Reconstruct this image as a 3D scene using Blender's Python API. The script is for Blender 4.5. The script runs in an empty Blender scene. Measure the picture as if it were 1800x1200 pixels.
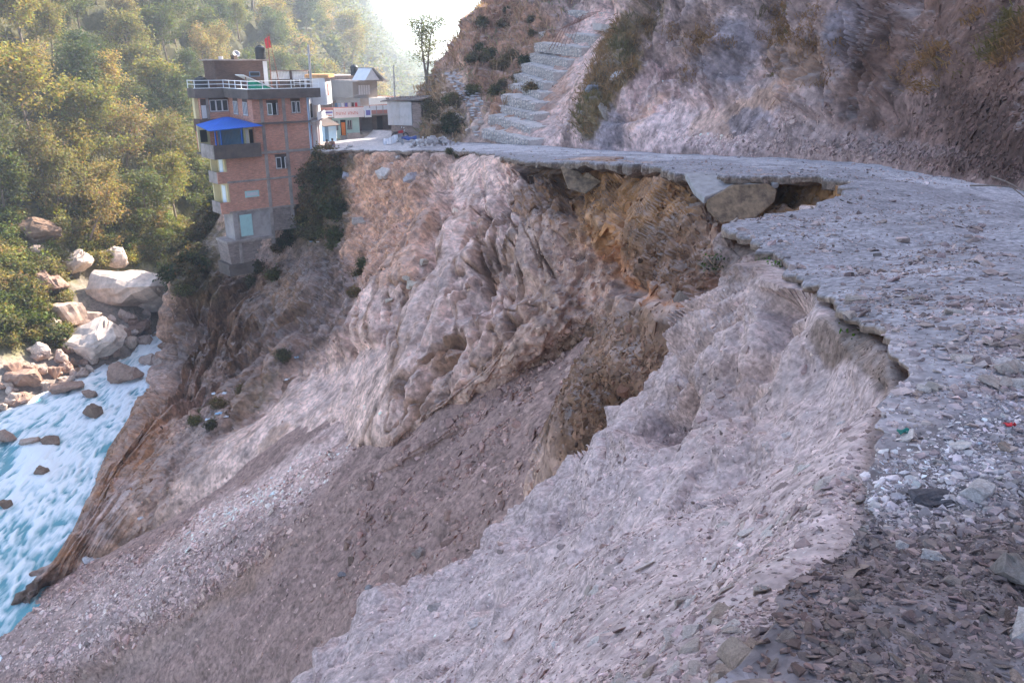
import bpy, bmesh, math, random
import numpy as np
from mathutils import Vector, Matrix, Euler

# ------------------------------------------------------------------ camera, sky, sun, exposure
sc = bpy.context.scene
EYE = 36.0                                   # eye height above the river bed datum
F_PX, PITCH = 1450.0, math.radians(19.0)
cam_d = bpy.data.cameras.new('camera'); cam = bpy.data.objects.new('camera', cam_d)
sc.collection.objects.link(cam); sc.camera = cam
cam.location = (0, 0, EYE); cam.rotation_euler = (math.radians(90) - PITCH, 0, 0)
cam_d.sensor_width = 36.0; cam_d.lens = 36.0 * F_PX / 1800.0
cam_d.clip_start = 0.1; cam_d.clip_end = 6000

SUN_EL = math.radians(40); SUN_AZ = math.atan2(0.70, 0.715)      # azimuth from +Y towards +X
world = bpy.data.worlds.new('World'); sc.world = world; world.use_nodes = True
wn = world.node_tree.nodes; wl = world.node_tree.links
bg = wn['Background']; sky = wn.new('ShaderNodeTexSky'); sky.sky_type = 'NISHITA'
sky.sun_disc = False; sky.sun_elevation = SUN_EL; sky.sun_rotation = SUN_AZ
sky.altitude = 1400; sky.air_density = 0.8; sky.dust_density = 3.0; sky.ozone_density = 1.0
wl.new(sky.outputs[0], bg.inputs['Color']); bg.inputs['Strength'].default_value = 0.15
sun_d = bpy.data.lights.new('sun', 'SUN'); sun = bpy.data.objects.new('sun', sun_d); sc.collection.objects.link(sun)
sun_d.energy = 5.0; sun_d.angle = math.radians(0.55); sun_d.color = (1.0, 0.955, 0.88)
sd = (math.sin(SUN_AZ) * math.cos(SUN_EL), math.cos(SUN_AZ) * math.cos(SUN_EL), math.sin(SUN_EL))
sun.rotation_euler = Vector(sd).to_track_quat('Z', 'Y').to_euler(); sun.location = (40, 60, 120)
sc.view_settings.view_transform = 'Standard'; sc.view_settings.look = 'None'
sc.cycles.max_bounces = 5; sc.cycles.diffuse_bounces = 3; sc.cycles.volume_bounces = 1
sc.view_settings.exposure = 2.05; sc.view_settings.gamma = 1.0

rng = np.random.default_rng(7); random.seed(7)
col = sc.collection
CP, SP = math.cos(PITCH), math.sin(PITCH)

def P(px, py, d):
    """surveyed point: bearing as seen from the viewpoint and its distance"""
    u = (px - 900) / F_PX; v = (600 - py) / F_PX
    return np.array((u * d, (CP + v * SP) * d, (-SP + v * CP) * d + EYE))

def to_px(p):
    p = np.asarray(p, float); x = p[..., 0]; y = p[..., 1]; z = p[..., 2] - EYE
    d = np.maximum(y * CP - z * SP, 0.05); v = (y * SP + z * CP) / d
    return 900 + F_PX * x / d, 600 - F_PX * v, d

# ------------------------------------------------------------------ noise
_G = rng.normal(size=(256, 3)); _G /= np.linalg.norm(_G, axis=1)[:, None]; _G = _G.astype(np.float32) * 1.5
def _hash(x, y, z):
    n = (x.astype(np.uint32) * np.uint32(374761393)) ^ (y.astype(np.uint32) * np.uint32(668265263)) ^ (z.astype(np.uint32) * np.uint32(2246822519))
    n = (n ^ (n >> np.uint32(13))) * np.uint32(1274126177)
    return ((n ^ (n >> np.uint32(16))) & np.uint32(255)).astype(np.int32)
def perlin(p):
    sh = p.shape[:-1]; p = np.ascontiguousarray(p.reshape(-1, 3), dtype=np.float32)
    i = np.floor(p).astype(np.int32); f = p - i; w = f * f * f * (f * (f * 6 - 15) + 10)
    r = 0
    for dx in (0, 1):
        wx = w[:, 0] if dx else 1 - w[:, 0]
        for dy in (0, 1):
            wy = w[:, 1] if dy else 1 - w[:, 1]
            for dz in (0, 1):
                wz = w[:, 2] if dz else 1 - w[:, 2]
                g = _G[_hash(i[:, 0] + dx, i[:, 1] + dy, i[:, 2] + dz)]
                r = r + wx * wy * wz * (g[:, 0] * (f[:, 0] - dx) + g[:, 1] * (f[:, 1] - dy) + g[:, 2] * (f[:, 2] - dz))
    return r.reshape(sh).astype(np.float64)
def fbm(p, scale, octv=4, gain=0.5, off=0.0):
    a = 1; s = 0; q = np.asarray(p) * scale + off
    for k in range(octv):
        s = s + a * perlin(q + 17.3 * k); q = q * 2.03; a *= gain
    return s
def ridged(p, scale, octv=3, gain=0.5, off=0.0):
    a = 1; s = 0; q = np.asarray(p) * scale + off
    for k in range(octv):
        s = s + a * (1 - np.abs(perlin(q + 9.1 * k)) * 1.8); q = q * 2.1; a *= gain
    return s
def _hash3(x, y, z):
    n = (x.astype(np.uint32) * np.uint32(374761393)) ^ (y.astype(np.uint32) * np.uint32(668265263)) ^ (z.astype(np.uint32) * np.uint32(2246822519))
    n = (n ^ (n >> np.uint32(13))) * np.uint32(1274126177); n = n ^ (n >> np.uint32(16))
    a = (n & np.uint32(1023)).astype(np.float32) / 1023; b = ((n >> np.uint32(10)) & np.uint32(1023)).astype(np.float32) / 1023; c = ((n >> np.uint32(20)) & np.uint32(1023)).astype(np.float32) / 1023
    return a, b, c
def facets(p, scale, tilt=0.8, off=0.0):
    """broken rock: every Voronoi block has its own offset and its own tilted face; returns height and distance to the joint"""
    sh = p.shape[:-1]; q = np.ascontiguousarray((np.asarray(p) * scale + off).reshape(-1, 3), dtype=np.float32)
    i = np.floor(q).astype(np.int32); f1 = np.full(len(q), 9.0, np.float32); f2 = f1.copy()
    cx = np.zeros_like(q); ci = np.zeros((len(q), 3), np.int32)
    for dx in (-1, 0, 1):
        for dy in (-1, 0, 1):
            for dz in (-1, 0, 1):
                j = i + np.array((dx, dy, dz), np.int32); a, b, c = _hash3(j[:, 0], j[:, 1], j[:, 2])
                pt = j + np.stack([a, b, c], 1) * 0.8 + 0.1; dd = ((q - pt) ** 2).sum(1)
                m = dd < f1; f2 = np.where(m, f1, np.minimum(f2, dd)); f1 = np.where(m, dd, f1)
                cx[m] = pt[m]; ci[m] = j[m]
    a, b, c = _hash3(ci[:, 0] + 71, ci[:, 1] + 13, ci[:, 2] + 37); e, _, _ = _hash3(ci[:, 0] + 5, ci[:, 1] + 91, ci[:, 2])
    t = np.stack([a, b, c], 1) - 0.5; hgt = (e - 0.5) + tilt * 2 * ((q - cx) * t).sum(1)
    return hgt.reshape(sh).astype(np.float64), (np.sqrt(f2) - np.sqrt(f1)).reshape(sh).astype(np.float64)
def plin(p):
    """piecewise planar noise: random heights on a lattice of tetrahedra, straight edges and flat faces like broken rock"""
    sh = p.shape[:-1]; q = np.ascontiguousarray(np.asarray(p).reshape(-1, 3), dtype=np.float32); i = np.floor(q).astype(np.int32); f = q - i
    o = np.argsort(-f, axis=1); fs = np.take_along_axis(f, o, 1); n = np.arange(len(q)); c = i.copy()
    def hv(c): return _hash3(c[:, 0], c[:, 1], c[:, 2])[0] - 0.5
    r = (1 - fs[:, 0]) * hv(c)
    for k in range(3):
        c[n, o[:, k]] += 1; w = fs[:, k] - (fs[:, k + 1] if k < 2 else 0); r = r + w * hv(c)
    return r.reshape(sh).astype(np.float64)
_RA = np.array(Euler((0.9, 0.5, 1.1)).to_matrix()); 
def crag(p, scale, octv=4, gain=0.5, off=0.0, warp=0.35):
    q = np.asarray(p) @ _RA.T * scale + off; a = 1.0; s = 0
    q = q + warp * np.stack([plin(q * 0.6 + 7), plin(q * 0.6 + 19), plin(q * 0.6 + 43)], -1)
    for k in range(octv):
        s = s + a * plin(q + 11.7 * k); q = (q @ _RA.T) * 2.07; a *= gain
    return s
def cracks(p, scale, width, off=0.0):
    q = np.asarray(p) @ _RA.T * scale + off; q = q + 0.4 * np.stack([plin(q * 1.3 + 3), plin(q * 1.3 + 29), plin(q * 1.3 + 51)], -1)
    return np.maximum(0, 1 - np.abs(plin(q)) / width)
def sst(x, a, b):
    t = np.clip((x - a) / (b - a), 0, 1); return t * t * (3 - 2 * t)

# ------------------------------------------------------------------ surfaces
def cubic(pts, t, n):
    """smooth curve (pts at parameters t) sampled at n values of t"""
    pts = np.asarray(pts, float); t = np.asarray(t, float)
    m = np.zeros_like(pts); h = np.diff(t)[:, None] if pts.ndim == 2 else np.diff(t).reshape(-1, *([1] * (pts.ndim - 1)))
    dlt = np.diff(pts, axis=0) / h
    m[0] = dlt[0]; m[-1] = dlt[-1]; m[1:-1] = (dlt[:-1] * h[1:] + dlt[1:] * h[:-1]) / (h[1:] + h[:-1]); m *= 0.85
    k = np.clip(np.searchsorted(t, n, side='right') - 1, 0, len(t) - 2)
    hh = (t[k + 1] - t[k]); s = (n - t[k]) / hh
    ex = (slice(None),) + (None,) * (pts.ndim - 1); s = s[ex]; hh = hh[ex]
    return (2*s**3 - 3*s**2 + 1) * pts[k] + (s**3 - 2*s**2 + s) * hh * m[k] + (-2*s**3 + 3*s**2) * pts[k+1] + (s**3 - s**2) * hh * m[k+1]
def loft(cols, nu, nv, upar=None, wv=None):
    A = []
    v = np.linspace(0, 1, nv) if wv is None else wv
    for c in cols:
        c = np.array(c); L = np.r_[0, np.cumsum(np.linalg.norm(np.diff(c, axis=0), axis=1))]
        A.append(cubic(c, L / L[-1], v))
    A = np.array(A)                                                 # ncols, nv, 3
    if upar is None:                                                # spread samples by what the eye sees
        px, py, d = to_px(A)
        st = np.sqrt(np.diff(px, axis=0)**2 + np.diff(py, axis=0)**2).mean(axis=1); st = np.clip(st, 25, 400)
        upar = np.r_[0, np.cumsum(st)]
    upar = np.asarray(upar, float)
    return cubic(A, upar, np.linspace(0, upar[-1], nu))              # nu, nv, 3
def retess(G, nu, nv, ch=None):
    """spread the grid lines of a surface so that faces are about equally fine wherever they are seen from the road"""
    A = G if ch is None else np.concatenate([G, ch], -1); k = A.shape[-1]
    px, py, d = to_px(A[..., :3]); on = ((px > -80) & (px < 1880) & (py > -80) & (py < 1280) & (A[..., 1] > 0.3)).astype(float) * 0.97 + 0.03
    s = np.minimum(np.hypot(np.diff(px, axis=1), np.diff(py, axis=1)), 80) * 0.5 * (on[:, 1:] + on[:, :-1]) + 0.02
    for _ in range(12): s[1:-1] = (s[:-2] + 2 * s[1:-1] + s[2:]) / 4
    c = np.concatenate([np.zeros((s.shape[0], 1)), np.cumsum(s, 1)], 1); c /= c[:, -1:]; g = np.linspace(0, 1, nv); B = np.empty((A.shape[0], nv, k))
    for i in range(A.shape[0]):
        for j in range(k): B[i, :, j] = np.interp(g, c[i], A[i, :, j])
    px, py, d = to_px(B[..., :3]); on = ((px > -80) & (px < 1880) & (py > -80) & (py < 1280) & (B[..., 1] > 0.3)).astype(float) * 0.97 + 0.03
    s = (np.minimum(np.hypot(np.diff(px, axis=0), np.diff(py, axis=0)), 80) * 0.5 * (on[1:] + on[:-1])).mean(1) + 0.02; c = np.r_[0, np.cumsum(s)]; c /= c[-1]; g = np.linspace(0, 1, nu)
    f = np.interp(g, c, np.arange(len(c))); i0 = np.clip(np.floor(f).astype(int), 0, len(c) - 2); w = (f - i0)[:, None, None]; B = B[i0] * (1 - w) + B[i0 + 1] * w
    return B if ch is not None else B[..., :3]
def normals(G):
    du = np.gradient(G, axis=0); dv = np.gradient(G, axis=1); n = np.cross(du, dv)
    return n / np.maximum(np.linalg.norm(n, axis=-1, keepdims=True), 1e-9)
def smooth(A, k):
    for _ in range(k):
        B = A.copy(); B[1:-1] = (A[:-2] + 2 * A[1:-1] + A[2:]) / 4; A = B.copy(); A[:, 1:-1] = (B[:, :-2] + 2 * B[:, 1:-1] + B[:, 2:]) / 4
    return A

def fast_mesh(name, V, quads=None, tris=None, cols=None, smooth_=True):
    me = bpy.data.meshes.new(name); V = np.asarray(V, np.float32).reshape(-1, 3)
    me.vertices.add(len(V)); me.vertices.foreach_set('co', V.ravel())
    idx = []; st = []; n = 0; tot = []
    if quads is not None and len(quads):
        q = np.asarray(quads, np.int32); idx.append(q.ravel()); tot.append(np.full(len(q), 4, np.int32))
    if tris is not None and len(tris):
        q = np.asarray(tris, np.int32); idx.append(q.ravel()); tot.append(np.full(len(q), 3, np.int32))
    idx = np.concatenate(idx); tot = np.concatenate(tot); start = np.r_[0, np.cumsum(tot)[:-1]].astype(np.int32)
    me.loops.add(len(idx)); me.loops.foreach_set('vertex_index', idx)
    me.polygons.add(len(tot)); me.polygons.foreach_set('loop_start', start); me.polygons.foreach_set('loop_total', tot)
    me.update(calc_edges=True)
    me.polygons.foreach_set('use_smooth', np.full(len(tot), bool(smooth_)))
    if cols is not None:
        a = me.color_attributes.new('tint', 'FLOAT_COLOR', 'POINT')
        c = np.ones((len(V), 4), np.float32); c[:, :3] = np.asarray(cols).reshape(-1, 3); a.data.foreach_set('color', c.ravel())
    return me
def grid_quads(nu, nv, flip=False):
    i = np.arange(nu * nv).reshape(nu, nv)
    q = np.stack([i[:-1, :-1], i[1:, :-1], i[1:, 1:], i[:-1, 1:]], -1).reshape(-1, 4)
    return q[:, ::-1] if flip else q
def link(name, me, mat=None, parent=None, kind=None, label=None, cat=None, group=None):
    o = bpy.data.objects.new(name, me); col.objects.link(o)
    if mat is not None and me is not None and not me.materials: me.materials.append(mat)
    if parent is not None: o.parent = parent
    if kind: o['kind'] = kind
    if label: o['label'] = label
    if cat: o['category'] = cat
    if group: o['group'] = group
    return o
def grid_obj(name, G, colr, mat, kind='structure', flip=False, sm=False, **k):
    me = fast_mesh(name, G, quads=grid_quads(G.shape[0], G.shape[1], flip), cols=colr, smooth_=sm)
    return link(name, me, mat, kind=kind, **k)

# ------------------------------------------------------------------ materials
def nodes(name):
    m = bpy.data.materials.new(name); m.use_nodes = True; nt = m.node_tree
    return m, nt, nt.nodes['Principled BSDF']
def N(nt, t, **k):
    n = nt.nodes.new(t)
    for a, b in k.items():
        if a == 'inp':
            for i, val in b.items(): n.inputs[i].default_value = val
        else: setattr(n, a, b)
    return n
def noise_node(nt, scale, detail=6, rough=0.6, vec=None, dist=0.0):
    n = N(nt, 'ShaderNodeTexNoise', inp={'Scale': scale, 'Detail': detail, 'Roughness': rough, 'Distortion': dist})
    if vec is not None: nt.links.new(vec, n.inputs['Vector'])
    return n
def ramp(nt, fac, stops):
    r = N(nt, 'ShaderNodeValToRGB'); e = r.color_ramp.elements
    while len(e) > 1: e.remove(e[-1])
    e[0].position = stops[0][0]; e[0].color = (*stops[0][1], 1) if len(stops[0][1]) == 3 else stops[0][1]
    for p, c in stops[1:]:
        x = e.new(p); x.color = (*c, 1)
    nt.links.new(fac, r.inputs[0]); return r
def mix(nt, a, b, fac, mode='MIX'):
    m = N(nt, 'ShaderNodeMix', data_type='RGBA', blend_type=mode)
    for s, v in (('A', a), ('B', b)):
        i = [x for x in m.inputs if x.name == s and x.type == 'RGBA'][0]
        if isinstance(v, tuple): i.default_value = (*v, 1)
        else: nt.links.new(v, i)
    i = m.inputs['Factor']
    if isinstance(fac, float): i.default_value = fac
    else: nt.links.new(fac, i)
    return [x for x in m.outputs if x.type == 'RGBA'][0]
def mat_ground(name, fine, mid, dust=(0.46, 0.37, 0.34), dust_amt=0.5, bump=0.6, dist=0.03, var=0.35, dlo=0.55, dhi=0.9, grav=None, stretch=None, cells=0.5):
    """earth and rock: the tint of the place, mottled at several scales, grit and chips, pale dust settled where it lies flat"""
    m, nt, b = nodes(name); L = nt.links
    at = N(nt, 'ShaderNodeAttribute', attribute_name='tint'); tc = N(nt, 'ShaderNodeTexCoord'); ob = tc.outputs['Object']
    if stretch:
        mp = N(nt, 'ShaderNodeMapping'); mp.inputs['Rotation'].default_value = stretch[0]; mp.inputs['Scale'].default_value = stretch[1]; L.new(ob, mp.inputs[0]); obs = mp.outputs[0]
    else: obs = ob
    n1 = noise_node(nt, mid, 5, 0.62, obs); n2 = noise_node(nt, fine, 2.5, 0.65, ob)
    r1 = ramp(nt, n1.outputs['Fac'], [(0.28, (1 - var,) * 3), (0.5, (1, 1, 1)), (0.75, (1 + var * 0.8,) * 3)])
    r2 = ramp(nt, n2.outputs['Fac'], [(0.3, (0.5, 0.48, 0.47)), (0.5, (1, 1, 1)), (0.72, (1.4, 1.38, 1.35))])
    c = mix(nt, at.outputs['Color'], r1.outputs[0], 1.0, 'MULTIPLY'); c = mix(nt, c, r2.outputs[0], 0.8, 'MULTIPLY')
    hsum = N(nt, 'ShaderNodeMath', operation='MULTIPLY_ADD', inp={1: 0.4}); L.new(n2.outputs['Fac'], hsum.inputs[0]); L.new(n1.outputs['Fac'], hsum.inputs[2]); hgt = hsum.outputs[0]
    for k, gs in enumerate(grav or ()):
        wv = N(nt, 'ShaderNodeVectorMath', operation='MULTIPLY_ADD', inp={1: (0.5 / gs,) * 3}); L.new(n2.outputs['Color'], wv.inputs[0]); L.new(obs, wv.inputs[2])
        v = N(nt, 'ShaderNodeTexVoronoi', inp={'Scale': gs, 'Randomness': 1.0}); L.new(wv.outputs[0], v.inputs['Vector'])
        sp = N(nt, 'ShaderNodeSeparateColor'); L.new(v.outputs['Color'], sp.inputs[0])
        rv = ramp(nt, sp.outputs[0], [(0.0, (0.55, 0.54, 0.54)), (0.5, (1, 1, 1)), (1.0, (1.5, 1.49, 1.5))])
        c = mix(nt, c, rv.outputs[0], cells, 'MULTIPLY')
        hv = N(nt, 'ShaderNodeMath', operation='MULTIPLY_ADD', inp={1: -0.5 / (1 + 0.8 * k)}); L.new(v.outputs['Distance'], hv.inputs[0]); L.new(hgt, hv.inputs[2])
        h2 = N(nt, 'ShaderNodeMath', operation='MULTIPLY_ADD', inp={1: 0.25 / (1 + 0.8 * k)}); L.new(sp.outputs[1], h2.inputs[0]); L.new(hv.outputs[0], h2.inputs[2]); hgt = h2.outputs[0]
    if dust_amt > 0:
        g = N(nt, 'ShaderNodeNewGeometry'); s = N(nt, 'ShaderNodeSeparateXYZ'); L.new(g.outputs['Normal'], s.inputs[0])
        mr = N(nt, 'ShaderNodeMapRange', inp={'From Min': dlo, 'From Max': dhi, 'To Min': 0.0, 'To Max': dust_amt}); L.new(s.outputs['Z'], mr.inputs['Value'])
        n3 = noise_node(nt, mid * 2.2, 5, 0.6, ob); r3 = ramp(nt, n3.outputs['Fac'], [(0.35, (0, 0, 0)), (0.62, (1, 1, 1))])
        mm = N(nt, 'ShaderNodeMath', operation='MULTIPLY'); L.new(mr.outputs[0], mm.inputs[0]); L.new(r3.outputs[0], mm.inputs[1])
        c = mix(nt, c, dust, mm.outputs[0])
    L.new(c, b.inputs['Base Color']); b.inputs['Roughness'].default_value = 0.95; b.inputs['Specular IOR Level'].default_value = 0.15
    bp = N(nt, 'ShaderNodeBump', inp={'Strength': bump, 'Distance': dist}); L.new(hgt, bp.inputs['Height']); L.new(bp.outputs[0], b.inputs['Normal'])
    return m
def mat_plain(name, rgb, rough=0.8, var=0.2, scale=6.0, bump=0.0, metal=0.0, rust=None, spec=0.3, tint=False):
    m, nt, b = nodes(name); L = nt.links
    tc = N(nt, 'ShaderNodeTexCoord'); n1 = noise_node(nt, scale, 6, 0.65, tc.outputs['Object'])
    r1 = ramp(nt, n1.outputs['Fac'], [(0.25, (1 - var,) * 3), (0.5, (1, 1, 1)), (0.78, (1 + var * 0.7,) * 3)])
    base = rgb
    if tint:
        base = N(nt, 'ShaderNodeObjectInfo').outputs['Color']
    c = mix(nt, base, r1.outputs[0], 1.0, 'MULTIPLY')
    if rust:
        n2 = noise_node(nt, scale * 0.4, 7, 0.7, tc.outputs['Object']); r2 = ramp(nt, n2.outputs['Fac'], [(0.48, (0, 0, 0)), (0.66, (1, 1, 1))])
        c = mix(nt, c, rust, r2.outputs[0])
    L.new(c, b.inputs['Base Color']); b.inputs['Roughness'].default_value = rough; b.inputs['Metallic'].default_value = metal
    b.inputs['Specular IOR Level'].default_value = spec
    if bump:
        bp = N(nt, 'ShaderNodeBump', inp={'Strength': bump, 'Distance': 0.03}); L.new(n1.outputs['Fac'], bp.inputs['Height']); L.new(bp.outputs[0], b.inputs['Normal'])
    return m

M = {}
M['near'] = mat_ground('near_slope_dirt', 14.0, 2.2, dust=(0.55, 0.435, 0.385), dust_amt=0.4, bump=0.5, dist=0.012, dlo=0.5, dhi=0.85, grav=(10.0, 26.0), cells=0.35)
M['road'] = mat_ground('road_gravel', 11.0, 1.4, dust=(0.46, 0.395, 0.375), dust_amt=0.12, bump=0.4, dist=0.015, grav=(10.0, 22.0), cells=0.4)
M['cliff'] = mat_ground('cliff_rock', 3.0, 0.7, dust=(0.55, 0.44, 0.39), dust_amt=0.4, bump=0.5, dist=0.06, var=0.65, dlo=0.55, dhi=0.9, grav=(2.0, 5.0), cells=0.35)
M['scree'] = mat_ground('scree_dirt', 4.5, 0.8, dust_amt=0.0, bump=0.5, dist=0.03, var=0.3, grav=(3.0, 6.0), cells=0.3)
M['hill'] = mat_ground('hill_rock', 2.4, 0.5, dust=(0.55, 0.45, 0.41), dust_amt=0.45, bump=0.5, dist=0.09, var=0.6, dlo=0.55, dhi=0.9, grav=(1.6, 4.0), cells=0.35)
M['bank'] = mat_ground('bank_soil', 3.0, 0.4, dust_amt=0.0, bump=0.6, dist=0.15, var=0.4)
# ------------------------------------------------------------------ regional colours (albedo of the soil and rock found there, darkened between the trees)
DUST = (0.43, 0.345, 0.325); GREY = (0.30, 0.255, 0.25); OCHRE = (0.33, 0.21, 0.125); RUST = (0.36, 0.15, 0.05)
SCREE = (0.20, 0.15, 0.135); DARK = (0.13, 0.095, 0.075); BLUE = (0.22, 0.22, 0.25); PALE = (0.47, 0.385, 0.355); BROWN = (0.22, 0.15, 0.10)
def tint(G, base, blobs, wob=25.0, seed=3.0):
    px, py, d = to_px(G); C = np.ones(G.shape) * np.array(base)
    sc_ = (d / 1450.0)[..., None]
    w1 = fbm(G, 0.35, 4, 0.6, seed); w2 = fbm(G, 0.35, 4, 0.6, seed + 31); w3 = fbm(G, 1.3, 3, 0.6, seed + 60)
    for (bx, by, rx, ry, ang, c, k) in blobs:
        a = math.radians(ang); X = px - bx + wob * w1 + 6 * w3; Y = py - by + wob * w2 + 6 * w3
        u = (X * math.cos(a) + Y * math.sin(a)) / rx; v = (-X * math.sin(a) + Y * math.cos(a)) / ry
        w = k * (1 - sst(np.sqrt(u * u + v * v), 0.72, 1.12))
        C = C * (1 - w[..., None]) + np.array(c) * w[..., None]
    return C
def disp(G, h):
    return G + normals(G) * h[..., None]
def terrace(p, nrm, period, sharp=0.8, wob=0.5, ws=0.25):
    """bedding planes: sawtooth relief across layers of rock"""
    n = np.array(nrm, float); n /= np.linalg.norm(n)
    h = (p @ n + wob * fbm(p, ws, 3)) / period; f = h - np.floor(h)
    return np.where(f < sharp, f / sharp, (1 - f) / (1 - sharp)) - 0.5

# ------------------------------------------------------------------ road: hill foot to broken lip, crust hanging over the scarp
lip = [(( -4.0, -12, -1.0),), ((-0.6, -3, -1.62),), ((0.2, 0.6, -1.62),),
       (1300, 1100, 2.62), (1460, 950, 3.25), (1520, 800, 4.05), (1578, 612, 5.75), (1525, 572, 6.8), (1470, 540, 8.0), (1400, 482, 10.4), (1340, 440, 12.3), (1268, 402, 14.0),
       (1330, 387, 15.6), (1400, 371, 18.0), (1470, 350, 20.3), (1500, 325, 23.0), (1440, 312, 24.6), (1370, 310, 25.3), (1215, 306, 27.0),
       (1140, 291, 32), (1030, 285, 38), (930, 283, 45), (875, 273, 55), (820, 265, 65), (720, 264, 76), (620, 263, 83), (556, 262, 87), (540, 255, 95)]
foot = [((14, -14, -0.6),), ((9, -5, -1.3),), ((9, 0, -1.5),),
        ((9, 3, -1.6),), ((10, 5, -1.75),), ((11, 7, -1.85),), ((12, 9.5, -2.0),), ((12.5, 11, -2.1),), ((13, 13, -2.2),), ((13.5, 15, -2.3),), ((14, 16.5, -2.4),), ((14.5, 18, -2.5),),
        (2150, 430, 19.0), (2050, 400, 20.5), (1950, 365, 22), (1850, 332, 24.5), (1760, 315, 28), (1700, 305, 31), (1560, 286, 38),
        (1430, 275, 46), (1300, 268, 55), (1180, 262, 63), (1050, 255, 72), (930, 249, 80), (790, 247, 89), (720, 243, 95), (650, 238, 103), (640, 236, 112)]
def W(e): 
    return (np.array(e[0], float) + (0, 0, EYE)) if len(e) == 1 else P(*e)
lipW = [W(e) for e in lip]; footW = [W(e) for e in foot]
rc = []
for a, b in zip(footW, lipW):
    m1 = a * 0.6 + b * 0.4; m2 = a * 0.25 + b * 0.75; s = np.linalg.norm(b - a)
    rc.append([a + (a - b) / s * 2.0 + (0, 0, 0.5), a, m1 - (0, 0, 0.05), m2, b])
NUR, NVR = 500, 170
vv = np.linspace(0, 1, NVR)
G = loft(rc, 420, 160); B_ = retess(G, NUR, NVR, (np.linspace(0, 1, 160)[None, :] * np.ones((420, 1)))[..., None]); G = B_[..., :3]; t = B_[..., 3]
# ragged edge in plan: move the outer strip in and out
e_in = sst(t, 0.8, 1.0)[..., None]
din = (G[:, 0] - G[:, -1]); din /= np.linalg.norm(din, axis=1)[:, None]
px_, py_, d_ = to_px(G[:, -1])
rag = (fbm(G[:, -1], 1.1, 4, 0.6, 5) * 0.34 + 0.08 * fbm(G[:, -1], 4, 2, .6)) * np.clip(d_ / 14, 0.5, 2.2)
G = G + din[:, None, :] * rag[:, None, None] * e_in
h = fbm(G, 0.35, 3, 0.5, 2) * 0.10 + fbm(G, 1.6, 2, 0.5, 8) * 0.03
# a rubble berm along the near edge where the viewer stands, wheel ruts further out
px, py, d = to_px(G)
h += 0.06 * np.exp(-((t - 0.45) / 0.05) ** 2) * fbm(G, 0.5, 2) - 0.05 * np.exp(-((t - 0.52) / 0.03) ** 2) - 0.05 * np.exp(-((t - 0.68) / 0.03) ** 2)
h += 0.12 * sst(py, 820, 1150) * np.maximum(fbm(G, 1.0, 3, 0.5, 40), -0.3)
h += 0.03 * crag(G, 1.6, 2, .55, 4.0) + 0.14 * crag(G, 2.2, 4, .6, 4.0) * sst(py, 640, 900)
h *= np.clip(d / 9, 0.5, 1.0) * (1 - 0.45 * sst(d, 9, 20))
G[..., 2] += h
CR = tint(G, (0.31, 0.27, 0.265), [(1250, 274, 450, 9, 3, (0.50, 0.44, 0.43), 0.9), (950, 262, 260, 9, 2, (0.53, 0.47, 0.46), 0.9), (1650, 318, 320, 15, 11, (0.48, 0.42, 0.41), 0.9), (1500, 296, 300, 8, 7, (0.48, 0.42, 0.41), 0.7),
     (1690, 560, 150, 14, 4, (0.45, 0.39, 0.38), 0.7), (1590, 480, 90, 9, -3, (0.45, 0.39, 0.38), 0.7), (1750, 545, 120, 14, 0, (0.45, 0.39, 0.38), 0.6), (1560, 640, 60, 60, 0, (0.38, 0.31, 0.29), 0.7),
     (1560, 760, 110, 130, 20, (0.36, 0.30, 0.285), 0.8), (1640, 1010, 340, 260, -30, (0.165, 0.125, 0.112), 0.95), (1400, 1120, 140, 110, 0, (0.16, 0.12, 0.108), 0.95), (1760, 780, 120, 120, 0, (0.24, 0.205, 0.205), 0.7),
     (640, 250, 120, 25, 0, (0.55, 0.49, 0.46), 0.8)], wob=12)
# skirt: the crust has a thickness and an underside
skirt = []
lipn = G[:, -1]
dn = np.clip(to_px(lipn)[2] / 16, 0.25, 2.0)[:, None]
thick = (0.16 + 0.10 * fbm(lipn, 0.9, 3)[:, None]) * dn * (0.25 + 0.75 * sst(to_px(lipn)[2], 4.6, 6.5))[:, None]
for k, (inn, dz) in enumerate(((-0.03, 0.35), (0.0, 1.0), (0.25, 1.35), (1.0, 1.6))):
    q = lipn + din * (inn * dn) + np.c_[np.zeros((NUR, 2)), -thick * dz] + 0.03 * dn * np.stack([fbm(lipn, 3, 2, .5, k), fbm(lipn, 3, 2, .5, k + 9), fbm(lipn, 3, 2, .5, k + 20)], -1)
    skirt.append(q)
Gs = np.concatenate([G, np.stack(skirt, 1)], axis=1)
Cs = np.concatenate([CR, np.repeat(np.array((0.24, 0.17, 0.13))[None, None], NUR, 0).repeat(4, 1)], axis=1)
CR = CR * 0.84 * np.array((1.20, 0.98, 0.86))
bl = (sst(t, 0.86, 0.985) * (1 - sst(py, 840, 960)) * sst(py, 560, 640) * (d < 7))[..., None]; CR = CR * (1 - bl) + np.array((0.43, 0.325, 0.285)) * bl
ROAD = G; ROADC = CR
grid_obj('road', Gs, Cs, M['road'], flip=True)

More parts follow.
